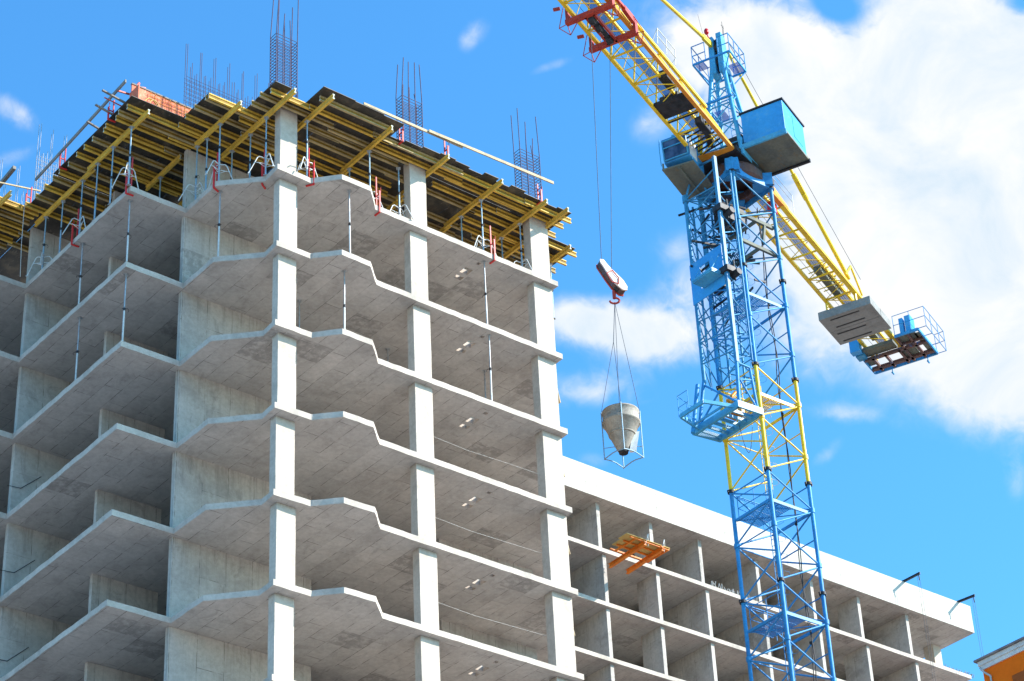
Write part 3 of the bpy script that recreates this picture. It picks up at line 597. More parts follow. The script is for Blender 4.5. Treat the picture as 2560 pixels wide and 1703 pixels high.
cage(10.56, 11.46, .28, .64, 5.60, 7.35, 'rebar cage rising above the right end column', (-.03,.0,0.02,-.07))
def wallbars(x0, x1, y, dy, step, zt, ztall, hz, label, mat='rebar'):
    t = thing('wall_starter_bars', (x0, y, 2.80), label, 'rebar', 'starter bars above the walls')
    x = x0; i = 0
    while x < x1:
        zz = ztall+random.uniform(-.1,.1) if i % 3 == 0 else zt+random.uniform(-.25,.25)
        for yy in (y, y+dy):
            MB().tube((x,yy,2.80), (x+random.uniform(-.02,.02),yy,zz+random.uniform(-.1,.05)), .011, 5).obj('vertical_bar', mat, t)
        x += step; i += 1
    z = 3.0
    while z < hz:
        for yy in (y-.012, y+dy+.012): MB().tube((x0-.03,yy,z), (x1,yy,z+random.uniform(-.02,.02)), .007, 5).obj('horizontal_bar', mat, t)
        z += .19
    return t
wallbars(-1.19, 3.4, 3.89, .12, .19, 6.15, 7.15, 5.75, 'dense row of starter bars behind the orange form, left of the tall cage')
wallbars(-3.1, -2.0, 10.72, .14, .17, 5.9, 7.1, 5.8, 'pale starter bar mat above the left end wall', 'rebar_lt')
wallbars(-2.95, -1.2, 14.0, .14, .24, 6.4, 7.6, 3.2, 'thin pale starter bars at the far left edge', 'rebar_lt')
wallbars(-6.2, -3.6, 14.0, .14, .3, 4.6, 5.4, 3.0, 'short thin starter bars low at the far left edge', 'rebar_lt')
# ============================================================ LOW WING
wing = thing('concrete_wing', (50, 30, GZ), 'long lower concrete block with white parapet on the right behind the crane', 'building')
WY = 26.0; WX0, WX1 = 20.0, 64.35
mb = MB().box(WX0, WX1, WY, 40, 11.35, 12.75, 0)
mb.add([(WX0,WY,11.349),(WX1,WY,11.349),(WX1,40,11.349),(WX0,40,11.349)], [(3,2,1,0)], 1)
mb.obj('parapet', ['conc_white', 'conc_ceil2'], wing)
mb = MB().box(WX0, WX1+.004, WY-.004, WY+.34, 12.7505, 13.02); mb.obj('coping', 'conc_white', wing, 0.006)
wxs = [(33.2,30.2),(36.75,30.2),(40.3,27.75),(43.68,30.2),(47.75,30.0),(51.8,30.0),(55.38,28.0),(59.2,30.0)]
lev = 8.55; first = None
for k in range(19):
    z = lev-k*2.98
    if k == 0: first = MB().poly(rough([(WX0,WY+.08),(WX1-.8,WY+.08),(WX1-.8,40),(WX0,40)], 1.5, .012), z-.22, z, 0, 1, 0).obj('floor_slab', ['conc_edge', 'conc_ceil'], wing)
    else:
        c = first.copy(); sc.collection.objects.link(c); c.parent = wing; c.location = (0,0,z-lev)
    zt = 11.348 if k == 0 else z+2.98-.222
    if k <= 1:
        rowp = []
        for (x, yb) in wxs: rowp.append(MB().box(x, x+.23, WY+(.5 if k == 0 else .28), yb, z, zt).obj('cross_wall', 'conc_wall', wing, .01))
        rowp.append(MB().box(WX0, 62.2 if k == 0 else WX1-1, 30.8, 31.0, z, zt).obj('back_wall', 'conc_wall', wing))
        rowp.append(MB().box(63.35, 64.0, 28.3, 29.0, z, zt).obj('pillar', 'conc', wing, .01))
        for (xa, xb) in ((34.5,36.0),(41.8,43.0),(49.5,51.2),(57,58.6)): rowp.append(MB().box(xa, xb, 29.2, 29.35, z, zt).obj('partition', 'conc_wall', wing))
        rz = z
    else:
        for o in rowp:
            c = o.copy(); sc.collection.objects.link(c); c.parent = wing; c.location = (0,0,z-rz)
# davits with cables
def davit(x, ztip, dx, label):
    t = thing('roof_davit', (x, WY+.3, 13.03), label, 'davit', 'davit beams on the parapet')
    a = Vector((x, WY+1.2, 13.0)); b = Vector((x+dx, WY-1.15, ztip))
    MB().ibeam(a+Vector((0,0,.12)), b, .09, .13, .02, .02).obj('beam', 'darksteel', t)
    MB().box(x-.18,x+.18,WY+.3,WY+1.1,13.021,13.05).obj('base_plate', 'darksteel', t)
    mb = MB()
    for o in (-.08, .10): mb.tube(b+Vector((o,.15,-.06)), (x+o, WY-1.0, -14), .010, 5)
    mb.obj('cable', 'rope', t)
    MB().tube(b+Vector((0,.1,-.1)), b+Vector((0,.1,-.40)), .03, 8).obj('pulley', 'darksteel', t)
davit(59.01, 13.1, 0, 'left of the two dark davit beams jutting over the white parapet')
davit(63.34, 12.98, .12, 'right of the two dark davit beams, near the parapet end')
# rebar ends lying on the wing
rb = MB()
for i in range(46):
    x = 44.0+i*.075; z = 8.58+random.uniform(0,.32)
    rb.tube((x, WY+.22+random.uniform(-.05,.05), 8.56), (x+random.uniform(-.06,.06), WY+.25+random.uniform(-.1,.15), z+.06), .028, 5)
tag(rb.obj('rebar_bundle', 'conc_old'), 'bristling row of grey bar ends on the floor edge behind the crane mast', 'rebar bundle')
rb = MB()
for i in range(60):
    x = 61.6+i*.04; rb.tube((x, WY+.2+random.uniform(0,.3), 8.56), (x+random.uniform(-.15,.15), WY+.2+random.uniform(-.1,.4), 8.60+random.uniform(.02,.20)), .02, 4)
tag(rb.obj('rubble_heap', 'conc_old'), 'low heap of bars and rubble at the right end of the floor edge', 'rubble')
# cantilever loading platform
lp = thing('loading_platform', (37.5, 25.9, 7.6), 'orange steel loading platform cantilevered from the second wing floor', 'platform')
MB().ibeam((36.98,26.06,7.62), (36.86,23.25,7.62), .16, .22, .03, .02).obj('main_beam', 'orangesteel', lp)
MB().ibeam((38.12,26.06,7.62), (37.96,23.2,7.62), .16, .22, .03, .02).obj('main_beam', 'orangesteel', lp)
for y in (23.35, 23.85, 24.35, 24.85): MB().bar((36.0,y,7.76), (38.5,y,7.76), .08, .07).obj('cross_beam', 'orangesteel', lp)
for x in (36.35, 38.45): MB().bar((x,23.3,7.76), (x,24.9,7.76), .07, .09).obj('side_beam', 'orangesteel', lp)
for x0, x1, y0, y1 in ((35.7,36.9,23.25,23.9),(35.85,36.9,23.93,24.55),(36.92,38.5,23.25,24.45)): MB().box(x0,x1,y0,y1,7.80,7.83).obj('deck_board', 'plydeck', lp)
for x in (37.05, 38.1):
    MB().path([(x-.1,23.35,7.6),(x-.08,23.2,7.9),(x,23.2,8.15),(x+.1,23.3,7.9),(x+.12,23.4,7.6)], .022, 6).obj('lifting_loop', 'galv_lt', lp)
# ============================================================ ORANGE HOUSE, lower right
oh = thing('orange_house', (49, 6, GZ), 'orange rendered building with white cornice at the lower right corner', 'building')
X0, Y1 = 48.96, 14.0; ZE = .80
MB().box(X0+.14, 66, -26, Y1-.14, GZ, ZE-.50).obj('wall', 'wall_orange', oh)
MB().box(X0+.10, 66, -26, Y1-1.8, ZE-4.0, ZE-1.45).obj('wall_band', 'wall_rust', oh)
MB().box(X0+.06, 66, -26, Y1-.06, ZE-.52, ZE-.30).box(X0, 66, -26, Y1, ZE-.30, ZE-.08).obj('cornice', 'cornice', oh)
MB().box(X0-.12, 66, -26, Y1+.12, ZE-.079, ZE+.02).obj('roof_edge', 'roofing', oh)
MB().path([(X0+.02,Y1-.1,ZE-.4),(X0-.02,Y1-.3,ZE-.7),(X0+.06,Y1-.6,ZE-1.0),(X0+.06,Y1-.6,GZ)], .05, 8).obj('downpipe', 'galv_lt', oh)
for zz in (-6.5, -10, -13.5):
    for yy in range(6):
        MB().box(X0+.06, X0+.12, 10-yy*5-1.2, 10-yy*5, zz, zz+1.6).obj('window', 'glass', oh)
# ============================================================ TOWER CRANE
CX, CY = 28.76, 7.08
AZ = R(-158.5); JD = Vector((math.cos(AZ), math.sin(AZ), 0)); JN = Vector((-JD.y, JD.x, 0))
def F(t, n, z): return Vector((CX, CY, 0))+JD*t+JN*n+Vector((0,0,z))
crane = thing('tower_crane', (CX, CY, GZ), 'blue and yellow tower crane with lattice jib and climbing cage', 'tower crane')
LM, LR, LB, LL = (27.61,5.99), (29.85,5.93), (29.91,8.16), (27.67,8.22)
def mast_section(zt, mat, extra):
    mb = MB(); zb = zt-5.0
    P = lambda c, f: Vector((c[0], c[1], zt-5.0*f))
    for c in (LM, LR, LB, LL):
        mb.tube(P(c,.0), P(c,1.0), .085, 12)
    def zig(a, b, fa, fb, r=.036):
        seq = [(a,0)] if fa[0] == 0 else [(b,0)]
        nodes = sorted([(f,a) for f in fa]+[(f,b) for f in fb])
        for (f1,c1),(f2,c2) in zip(nodes, nodes[1:]): mb.tube(P(c1,f1+.012), P(c2,f2-.012), r, 8)
    zig(LM, LR, (0,.5,1), (.25,.75)); zig(LM, LL, (.25,.75), (0,.5,1)); zig(LL, LB, (0,.5,1), (.25,.75)); zig(LB, LR, (0,.5,1), (.25,.75))
    for f in (.02, .51):
        mb.tube(P(LM,f), P(LL,f), .028, 6); mb.tube(P(LL,f), P(LB,f), .026, 6); mb.tube(P(LB,f), P(LR,f), .028, 6)
    mb.tube(P(LR,.27), P(LL,.27), .024, 6)
    # gussets
    for c, fs in ((LM,(.5,)),(LR,(.25,.75)),(LL,(.5,)),(LB,(.5,))):
        for f in fs: mb.tube(P(c,f-.02), P(c,f+.02), .12, 8)
    o = mb.obj('mast_section', mat, crane)
    cl = []
    for c in (LM, LR, LB, LL):
        cm = MB().tube(P(c,-.012), P(c,.012), .15, 10); cm.box(c[0]-.19, c[0]+.19, c[1]-.04, c[1]+.04, zt-.05, zt+.05)
        cl.append(cm.obj('joint_collar', 'darksteel', crane))
    lm = MB()
    lx = 28.95; ly0, ly1 = 7.1, 7.5
    lm.tube((lx,ly0,zb), (lx,ly0,zt), .018, 6); lm.tube((lx,ly1,zb), (lx,ly1,zt), .018, 6)
    z = zb+.15
    while z < zt: lm.tube((lx,ly0,z), (lx,ly1,z), .011, 5); z += .3
    z = zb+.5
    while z < zt:
        lm.path([(lx,ly0,z)]+[(lx+.55*math.sin(a), (ly0+ly1)/2-.33*math.cos(a), z) for a in [math.pi*i/5 for i in range(1,5)]]+[(lx,ly1,z)], .008, 4); z += .8
    ld = lm.obj('ladder', mat, crane)
    outs = [o, ld]+cl
    if extra:
        pm = MB(); zf = zt-1.35
        pm.bar((27.62,6.1,zf), (27.7,8.1,zf), .08, .12).bar((27.66,6.05,zf), (29.8,6.0,zf), .06, .14).bar((29.8,6.05,zf), (29.85,8.1,zf), .06, .12)
        pm.obj('platform_frame', mat, crane)
        gm = MB()
        for i in range(15): gm.box(27.72+i*.085, 27.75+i*.085, 6.1, 8.1, zf+.05, zf+.075)
        for i in range(5): gm.box(27.7, 28.95, 6.2+i*.45, 6.23+i*.45, zf+.03, zf+.05)
        gm.obj('grating', mat, crane)
        hm = MB()
        for z in (.55, 1.05): hm.path([(27.8,6.2,zf+z),(27.8,8.05,zf+z),(29.2,8.05,zf+z)], .018, 6)
        for q in ((27.8,6.2),(27.8,7.1),(27.8,8.05),(29.2,8.05)): hm.tube((*q,zf), (*q,zf+1.05), .018, 6)
        hm.obj('handrail', mat, crane)
    return outs
tops = [15.485-5*i for i in range(13)]
for i, zt in enumerate(tops[:5]):
    blueset = mast_section(zt, 'cyel' if i == 2 else ('cblue_mid' if i == 0 else 'cblue'), i in (1, 2, 3, 4))
for zt in tops[5:]:
    for o in blueset:
        c = o.copy(); sc.collection.objects.link(c); c.parent = crane; c.location = (0,0,zt-tops[4])
# cable hoses down the mast
mb = MB()
for k, (ox, oy) in enumerate(((29.45,6.5),(29.52,6.58))):
    pts = []
    for i in range(40):
        z = 14.6-i*.95; pts.append((ox+.05*math.sin(i*.9+k), oy+.06*math.sin(i*1.3+k*2), z))
    mb.path(pts, .022, 6)
for z in (9.5, 4, -1.2, -6.5, -12): mb.tube((29.48,6.54,z-.05), (29.48,6.54,z+.05), .06, 6)
mb.obj('power_cable', 'darksteel', crane)
# climbing cage on the left face
PA, PB, PC, PD = (26.76,8.2), (26.52,5.98), (27.38,8.42), (27.30,5.80)
cm = MB(); ztop, zbot = 14.9, 5.4
q = lambda c, z: Vector((c[0], c[1], z))
cm.tube(q(PA,zbot), q(PA,ztop), .085, 10); cm.bar(q(PB,zbot-.2), q(PB,ztop+.9), .15, .15, (1,0,0))
cm.tube(q(PC,zbot), q(PC,ztop), .05, 8); cm.tube((27.95,8.35,zbot), (27.95,8.35,ztop), .05, 8)
n = 9; dz = (ztop-zbot)/n
for i in range(n):
    z = ztop-i*dz
    if not (9.0 < z-.2 < 11.6):
        cm.tube(q(PA,z), q(PB,z-.05+dz*.35), .032, 6); cm.tube(q(PA,z-.1), q(PB,z-dz+.42), .032, 6)
    cm.tube(q(PA,z), q(PC,z-dz), .032, 6); cm.tube(q(PC,z-dz), q(PA,z-dz), .03, 6)
    cm.tube(q(PC,z), (27.95,8.35,z-dz), .028, 6)
    cm.tube(q(PB,z), (27.45,6.1,z-dz*.5), .03, 6); cm.tube(q(PB,z-dz), (27.45,6.1,z-dz*.5), .03, 6)
cm.path([q(PA,ztop), (26.75,7.5,16.2), q(PB,15.7)], .05, 8); cm.path([(26.75,7.5,16.2), (27.5,7.6,15.4)], .05, 8); cm.tube(q(PA,ztop-.15), q(PA,ztop+.2), .14, 8)
for dzz in (.2,.6,1.0): cm.tube(q(PA,ztop), (27.6,7.0,ztop-dzz), .03, 6)
cage_o = cm.obj('climbing_cage', 'cblue_mid', crane)
for z in (13.1, 9.9):
    mb = MB(); mb.box(26.35,26.85,5.75,6.25,z-.22,z+.05); mb.tube((26.9,5.6,z-.2), (26.9,6.3,z-.25), .16, 10); mb.tube((26.9,5.9,z-.5),(26.9,5.9,z+.5),.05,8); mb.obj('guide_roller', 'darksteel', cage_o)
# blue panel with window opening on the cage
pm = MB(); X = 26.55
pm.box(X-.02,X+.02,6.15,8.15,10.85,11.25).box(X-.02,X+.02,6.15,8.15,9.2,9.75).box(X-.02,X+.02,7.55,8.15,9.75,10.85).box(X-.02,X+.02,6.15,6.95,9.75,10.85)
pm.obj('window_panel', 'cblue_cab', cage_o)
pm = MB().box(25.85,26.5,6.2,7.4,9.65,9.72); pm.bar((25.85,6.2,9.75),(25.85,7.4,9.75),.05,.1).bar((25.85,6.2,9.75),(26.5,6.2,9.75),.05,.1)
pm.tube((25.88,7.35,9.75),(26.5,7.4,10.8),.02,6).tube((25.88,6.25,9.75),(26.5,6.3,10.8),.02,6)
pm.obj('step_platform', ['cblue_lt'], cage_o)
# lower working platform of the cage
z = 2.95
pl = MB()
for a, b in (((26.3,8.65),(26.3,5.95)), ((27.55,8.45),(27.5,5.85))): pl.bar((*a,z+.14),(*b,z+.14),.12,.30)
pl.bar((26.24,5.95,z+.14),(27.56,5.85,z+.14),.10,.30).bar((26.24,8.65,z+.14),(27.61,8.45,z+.14),.10,.26)
for i in range(6): pl.bar((26.36,6.45+i*.38,z+.12),(27.5,6.35+i*.38,z+.12),.07,.14)
pl.bar((25.0,8.0,z+.15),(25.0,6.6,z+.15),.09,.18).bar((25.0,6.62,z+.15),(26.3,6.2,z+.15),.08,.16).bar((25.0,8.0,z+.15),(26.3,8.3,z+.15),.1,.2).bar((25.9,6.4,z+.15),(25.9,8.2,z+.15),.05,.1)
plo = pl.obj('working_platform', 'cblue_lt', crane)
pl = MB()
A_, B_, C_, D_ = (26.4,8.4), (26.45,6.05), (27.45,6.0), (27.5,8.3)
for c, tpt in ((A_,PA),(B_,PB)): pl.tube((*c,z+.25),(*tpt,zbot+.2),.075,8)
pl.tube((*C_,z+.25),(27.2,5.95,5.1),.06,8); pl.tube((*B_,z+.3),(*PA,5.3),.05,8); pl.tube((*A_,z+.3),(26.5,7.1,4.4),.045,8)
pl.tube((*C_,z+.3),(26.6,6.0,4.4),.04,8); pl.tube((26.6,6.0,4.4),(27.35,5.97,4.6),.04,8); pl.tube((27.2,5.95,5.15),(26.5,6.0,5.2),.05,8)
pl.tube((25.9,8.3,z-.2),(26.5,8.35,5.3),.09,8)
pl.obj('platform_strut', 'cblue', plo)
pl = MB()
for zz in (.55, 1.1): pl.path([(26.2,8.35,z+zz),(24.95,8.05,z+zz),(24.95,7.45,z+zz)], .016, 5)
for c in ((24.95,8.05),(24.95,7.45),(25.6,8.2)): pl.tube((*c,z+.1),(*c,z+1.1),.016,5)
for zz in (.5,1.0): pl.path([(27.55,6.0,z+zz),(27.55,7.5,z+zz)], .015, 5)
pl.obj('handrail', 'cblue', plo)
MB().box(26.75,27.3,6.6,7.2,z+.3,z+.85).tube((26.7,6.9,z+.9),(27.2,6.9,z+1.5),.08,8).obj('orange_motor', 'corange', plo)
mb = MB().path([(27.2+.55*t, 6.9-.2*t, 2.85-1.25*math.sin(math.pi*(t+.0))) for t in [i/12 for i in range(13)]], .014, 5); mb.obj('hose_loop', 'rope', plo)
mb = MB(); zz = 15.2
while zz > 5.6:
    for a, b in (((27.62,8.1),(28.9,8.15)),((27.62,8.1),(27.95,8.35)),((27.62,6.1),(27.3,5.9)),((28.2,8.2),(28.9,7.2))):
        mb.tube((*a,zz),(*b,zz-.55),.028,6).tube((*b,zz-.55),(*a,zz-1.1),.028,6)
    mb.tube((27.35,5.85,zz),(27.62,6.05,zz),.03,6); zz -= 1.1
mb.tube((28.9,7.9,5.5),(28.9,7.9,15.3),.05,8).tube((28.2,8.1,5.5),(28.2,8.1,15.3),.05,8).tube((27.3,5.85,5.5),(27.3,5.85,15.3),.045,8)
mb.obj('inner_lattice', 'cblue_mid', crane)
# machinery inside the upper mast, seen as dark clutter
mb = MB(); random.seed(3)
for i in range(48):
    x = random.uniform(27.0,29.6); y = random.uniform(6.2,8.3); zz = random.uniform(9.8,15.0); l = random.uniform(.4,1.3); a = random.uniform(0,3.14)
    mb.bar((x,y,zz),(x+l*math.cos(a),y+l*math.sin(a),zz+random.uniform(-.5,.5)),.06,.09)
mb.box(28.0,28.9,6.8,7.8,13.6,14.4).box(27.3,28.0,7.3,8.0,10.2,11.2)
for i in range(9): mb.bar((27.35+i*.09,6.4,11.4),(27.35+i*.09,7.9,10.3),.02,.03)
mb.obj('climbing_machinery', 'darksteel', crane)
mb = MB()
for zz in (13.35, 11.9): mb.bar((27.7,6.05,zz),(29.8,6.05,zz),.12,.16).bar((28.8,6.1,zz),(28.8,8.1,zz),.1,.14)
mb.bar((29.2,6.0,13.2),(29.0,6.0,12.2),.12,.1)
mb.obj('climbing_beam', 'underpan', crane)
# ---- slewing unit
mb = MB(); 
mb.lathe((CX,CY,0), [(.78,15.95),(.78,15.62),(1.20,15.62),(1.34,15.72),(1.34,16.12),(1.18,16.14),(1.18,16.35),(0,16.35)], 32, sm=False)
mb.obj('slewing_ring', 'rustbrown', crane)
mb = MB()
for c in (LM, LR, LB, LL):
    v = Vector((CX-c[0], CY-c[1], 0)).normalized(); s_ = Vector((-v.y, v.x, 0))
    a = Vector((c[0], c[1], 0))-v*.12
    mb.hexa([a+s_*.28+Vector((0,0,15.5)), a-s_*.28+Vector((0,0,15.5)), a-s_*.4+v*.9+Vector((0,0,15.55)), a+s_*.4+v*.9+Vector((0,0,15.55))],
            [a+s_*.28+Vector((0,0,16.15)), a-s_*.28+Vector((0,0,16.15)), a-s_*.4+v*.9+Vector((0,0,16.1)), a+s_*.4+v*.9+Vector((0,0,16.1))])
    mb.tube((c[0],c[1],15.4),(c[0],c[1],16.2),.13,12)
for a, b in ((LM,LR),(LR,LB),(LB,LL),(LL,LM)): mb.bar((*a,15.6),(*b,15.6),.12,.35)
mb.obj('mast_head_frame', 'cblue', crane)
mb = MB()
mb.hexa([F(1.7,-1.0,16.36),F(1.7,1.0,16.36),F(-1.6,1.3,16.36),F(-1.6,-1.0,16.36)], [F(1.7,-1.0,16.62),F(1.7,1.0,16.62),F(-1.6,1.3,16.62),F(-1.6,-1.0,16.62)])
for i in range(5): mb.bar(F(-1.4+i*.6,-1.0,16.8), F(-1.4+i*.6,1.2,17.0), .1, .2)
mb.tube(F(.3,.2,16.6),F(.3,.2,17.2),.35,12).tube(F(-.6,-.3,16.6),F(-.6,-.3,17.4),.3,12)
mb.obj('turntable_deck', 'darksteel', crane)
# ---- jib
def jib(t0, t1, zc, b, h, mats, name, sign=1, rch=.17, step=1.02):
    L = lambda t: F(t,-b,zc); Rr = lambda t: F(t,b,zc); A = lambda t: F(t,0,zc+h)
    mb = MB()
    mb.bar(L(t0), L(t1), .15, .14, mi=0); mb.bar(Rr(t0), Rr(t1), rch, .14, mi=1)
    if h > 0: 
        mb.bar(F(t0+sign*1.0,-.13,zc+h), F(t1,-.13,zc+h), .13, .15, mi=0); mb.bar(F(t0+sign*1.0,.14,zc+h), F(t1,.14,zc+h), .13, .15, mi=0); mb.bar(L(t0), A(t0+sign*1.0), .13, .13); mb.bar(Rr(t0), A(t0+sign*1.0), .13, .13)
    nn_ = int(abs(t1-t0)/step); t = t0+sign*.25
    for i in range(nn_):
        ta = t+sign*i*step; tb = ta+sign*step; heavy = i % 2 == 0
        mb.tube(L(ta), Rr(ta), .05 if heavy else .026, 6)
        mb.tube(L(ta) if heavy else Rr(ta), Rr(tb) if heavy else L(tb), .022, 6)
        if h > 0:
            if heavy:
                for S in (L, Rr):
                    mb.tube(S(ta), A(ta+sign*step), .038, 6); mb.tube(S(ta+sign*2*step), A(ta+sign*step), .038, 6)
            else: mb.tube(L(ta), A(ta), .018, 5); mb.tube(Rr(ta), A(ta), .018, 5)
    o = mb.obj(name, mats, crane)
    w_ = MB(); w_.bar(F(t0+sign*.6,.16,zc+.42), F(t1,.16,zc+.42), .10, .12).bar(F(t0+sign*.6,-.28,zc+.42), F(t1,-.28,zc+.42), .04, .05)
    w_.obj('walkway_beam', 'cyel', o)
    g_ = MB(); g_.box(0,0,0,0,0,0) if False else None
    g2 = MB(); g2.hexa([F(t0+sign*.6,-.26,zc+.43),F(t0+sign*.6,.10,zc+.43),F(t1,.10,zc+.43),F(t1,-.26,zc+.43)],[F(t0+sign*.6,-.26,zc+.436),F(t0+sign*.6,.10,zc+.436),F(t1,.10,zc+.436),F(t1,-.26,zc+.436)])
    g2.obj('walkway_mesh', 'mesh', o)
    r_ = MB()
    for n_ in (-.05, .05): r_.tube(F(t0,n_,zc+.9 if h > 0 else zc+.2), F(t1,n_,zc+.9 if h > 0 else zc+.2), .010, 4)
    r_.tube(F(t0,-.42,zc+.12), F(t1,-.42,zc+.12), .010, 4)
    r_.obj('trolley_rope', 'rope', o)
    return o
j1 = jib(1.62, 33.6, 16.5, .80, 2.0, ['cyel', 'corange'], 'jib')
mb = MB().hexa([F(1.25,-.86,16.36),F(1.05,.84,16.36),F(1.95,.80,16.42),F(2.15,-.80,16.42)],[F(1.25,-.86,16.62),F(1.05,.84,16.62),F(1.75,.80,16.62),F(1.95,-.80,16.62)])
mb.obj('jib_foot', 'corange', j1)
mb = MB()     # trolley winch platform and motors inside the jib
mb.hexa([F(5.2,-.72,16.45),F(5.2,.74,16.45),F(6.3,.74,16.45),F(6.3,-.72,16.45)],[F(5.2,-.72,16.6),F(5.2,.74,16.6),F(6.3,.74,16.6),F(6.3,-.72,16.6)])
mb.tube(F(5.8,-.55,16.9),F(5.8,.3,16.9),.24,12).hexa([F(6.5,.1,16.8),F(6.5,.5,16.8),F(7.4,.5,16.8),F(7.4,.1,16.8)],[F(6.5,.1,17.2),F(6.5,.5,17.2),F(7.4,.5,17.2),F(7.4,.1,17.2)])
mb.bar(F(4.9,-.75,16.5),F(4.9,.75,16.5),.08,.12).bar(F(4.3,.4,16.55),F(3.3,.4,16.55),.3,.35).bar(F(2.2,.0,16.7),F(3.2,.3,16.9),.25,.3)
for i in range(7): mb.bar(F(2.0+i*.28,-.6,16.55),F(2.2+i*.28,.6,16.65),.05,.07)
mb.obj('trolley_winch', 'darksteel', j1)
mb = MB()
for zz in (18.9, 19.35): mb.path([F(5.9,.35,zz),F(7.6,.35,zz)], .02, 5)
for t in (5.9,6.75,7.6): mb.tube(F(t,.3,18.5),F(t,.35,19.35),.02,5)
mb.tube(F(5.9,0,18.5),F(5.9,.35,18.9),.02,5).tube(F(7.6,0,18.6),F(7.6,.35,19.35),.02,5)
mb.obj('service_rail', 'galv_lt', j1)
# ---- trolley
tr = MB()
for t in (13.34, 11.31):
    tr.bar(F(t,-1.12,16.16), F(t,1.05,16.16), .22, .20)
    for n_ in (-1.02, 1.0): tr.hexa([F(t-.12,n_-.06,16.1),F(t-.12,n_+.06,16.1),F(t+.12,n_+.06,16.1),F(t+.12,n_-.06,16.1)],[F(t-.12,n_-.06,16.85),F(t-.12,n_+.06,16.85),F(t+.12,n_+.06,16.85),F(t+.12,n_-.06,16.85)])
    tr.bar(F(t+.35,-1.18,16.72), F(t+.42,-1.45,16.72), .12, .1)
for n_ in (-.26, .12): tr.bar(F(13.3,n_,16.14), F(11.3,n_,16.14), .09, .16)
tr.bar(F(13.3,1.0,16.78), F(11.3,1.0,16.78), .12, .12).bar(F(13.3,-1.02,16.78), F(11.3,-1.02,16.78), .06, .06)
tr.hexa([F(11.5,.92,16.5),F(11.5,1.08,16.5),F(12.3,1.08,16.6),F(12.3,.92,16.6)],[F(11.5,.92,16.85),F(11.5,1.08,16.85),F(12.3,1.08,16.85),F(12.3,.92,16.85)])
tro = tr.obj('trolley', 'redtrol', crane)
sv_ = MB()
for t in (13.05, 12.5, 11.6): sv_.tube(F(t,-.17,16.05),F(t,.03,16.05),.20,14)
sv_.bar(F(12.9,-.07,16.1),F(11.5,-.07,16.1),.16,.16); sv_.obj('sheave', 'darksteel', tro)
cg = MB()
for t in (13.34, 11.31):
    for s_ in (-1, 1):
        n0 = s_*1.08
        a, b, c, d_ = F(t+.25,n0,16.8), F(t+.1,n0+s_*.32,15.95), F(t-.25,n0,15.7), F(t+.25,n0*.35,15.9)
        cg.path([a,b,c,d_], .018, 5); cg.path([b,F(t,n0,16.1)], .018, 5); cg.path([c,F(t,n0*.5,16.1)], .018, 5); cg.path([c,F(t,n0,16.15)], .018, 5)
cg.obj('guard_frame', 'redtrol', tro)
# ---- counter jib
j2 = jib(-1.5, -18.4, 16.75, .74, 0.0, ['cyel', 'cyel'], 'counter_jib', -1, .24)
mb = MB()
mb.hexa([F(-1.5,.62,16.6),F(-1.5,.86,16.6),F(-4.2,.86,16.7),F(-4.2,.62,16.7)],[F(-1.5,.62,17.3),F(-1.5,.86,17.3),F(-4.2,.86,16.9),F(-4.2,.62,16.9)]); mb.obj('root_gusset', 'corange', j2)
mb = MB()
for t in (-9.5,-10.4,-11.3,-12.2,-13.1):
    mb.tube(F(t,-.5,16.8),F(t-.9,.2,17.5),.03,5).tube(F(t,.5,16.8),F(t-.9,-.2,17.5),.03,5).tube(F(t,.3,16.8),F(t-.5,.3,17.6),.03,5)
mb.bar(F(-9,.1,17.3),F(-16.5,.1,17.3),.12,.14).bar(F(-9,-.35,17.2),F(-16.5,-.35,17.2),.08,.1)
mb.obj('winch_frame', 'cyel', j2)
mb = MB().bar(F(-9.6,-.1,17.0),F(-12.2,-.1,17.0),.35,.3).bar(F(-13.8,-.1,17.0),F(-16.8,-.1,17.0),.35,.3); mb.obj('cable_tray', 'underpan', j2)
mb = MB()
for zz in (17.4, 17.8): mb.path([F(-1.6,.95,zz),F(-4.6,.95,zz)], .016, 5)
for t in (-1.6,-4.6): mb.tube(F(t,.95,16.8),F(t,.95,17.8),.016,5)
mb.obj('handrail', 'galv', j2)
MB().hexa([F(-3.0,.25,16.15),F(-3.0,.6,16.15),F(-3.5,.6,16.15),F(-3.5,.25,16.15)],[F(-3.0,.25,16.75),F(-3.0,.6,16.75),F(-3.5,.6,16.75),F(-3.5,.25,16.75)]).obj('red_tank', 'redlamp', j2, .08)
# counterweight
for k, (ta, tb) in enumerate(((-11.47,-12.76),(-12.79,-14.08))):
    cw = MB().hexa([F(ta,-1.03,15.4),F(ta,1.66,15.4),F(tb,1.66,15.4),F(tb,-1.03,15.4)],[F(ta,-1.03,15.86),F(ta,1.66,15.86),F(tb,1.66,15.86),F(tb,-1.03,15.86)])
    co = cw.obj('counterweight', 'conc_old', crane, .02)
    sl_ = MB()
    for q_ in (.22, .78):
        t = ta+(tb-ta)*q_; 
        a_, b_ = (-.55, .95) if k == 0 else (-.75, .75)
        sl_.hexa([F(t+.05,a_,15.392),F(t+.05,b_,15.392),F(t-.05,b_,15.392),F(t-.05,a_,15.392)],[F(t+.05,a_,15.43),F(t+.05,b_,15.43),F(t-.05,b_,15.43),F(t-.05,a_,15.43)])
    sl_.obj('slot', 'darksteel', co)
    hg = MB()
    for n_ in (-.74, .74): hg.bar(F((ta+tb)/2,n_,15.86),F((ta+tb)/2,n_,16.75),.12,.08)
    hg.obj('hanger', 'cyel', co)
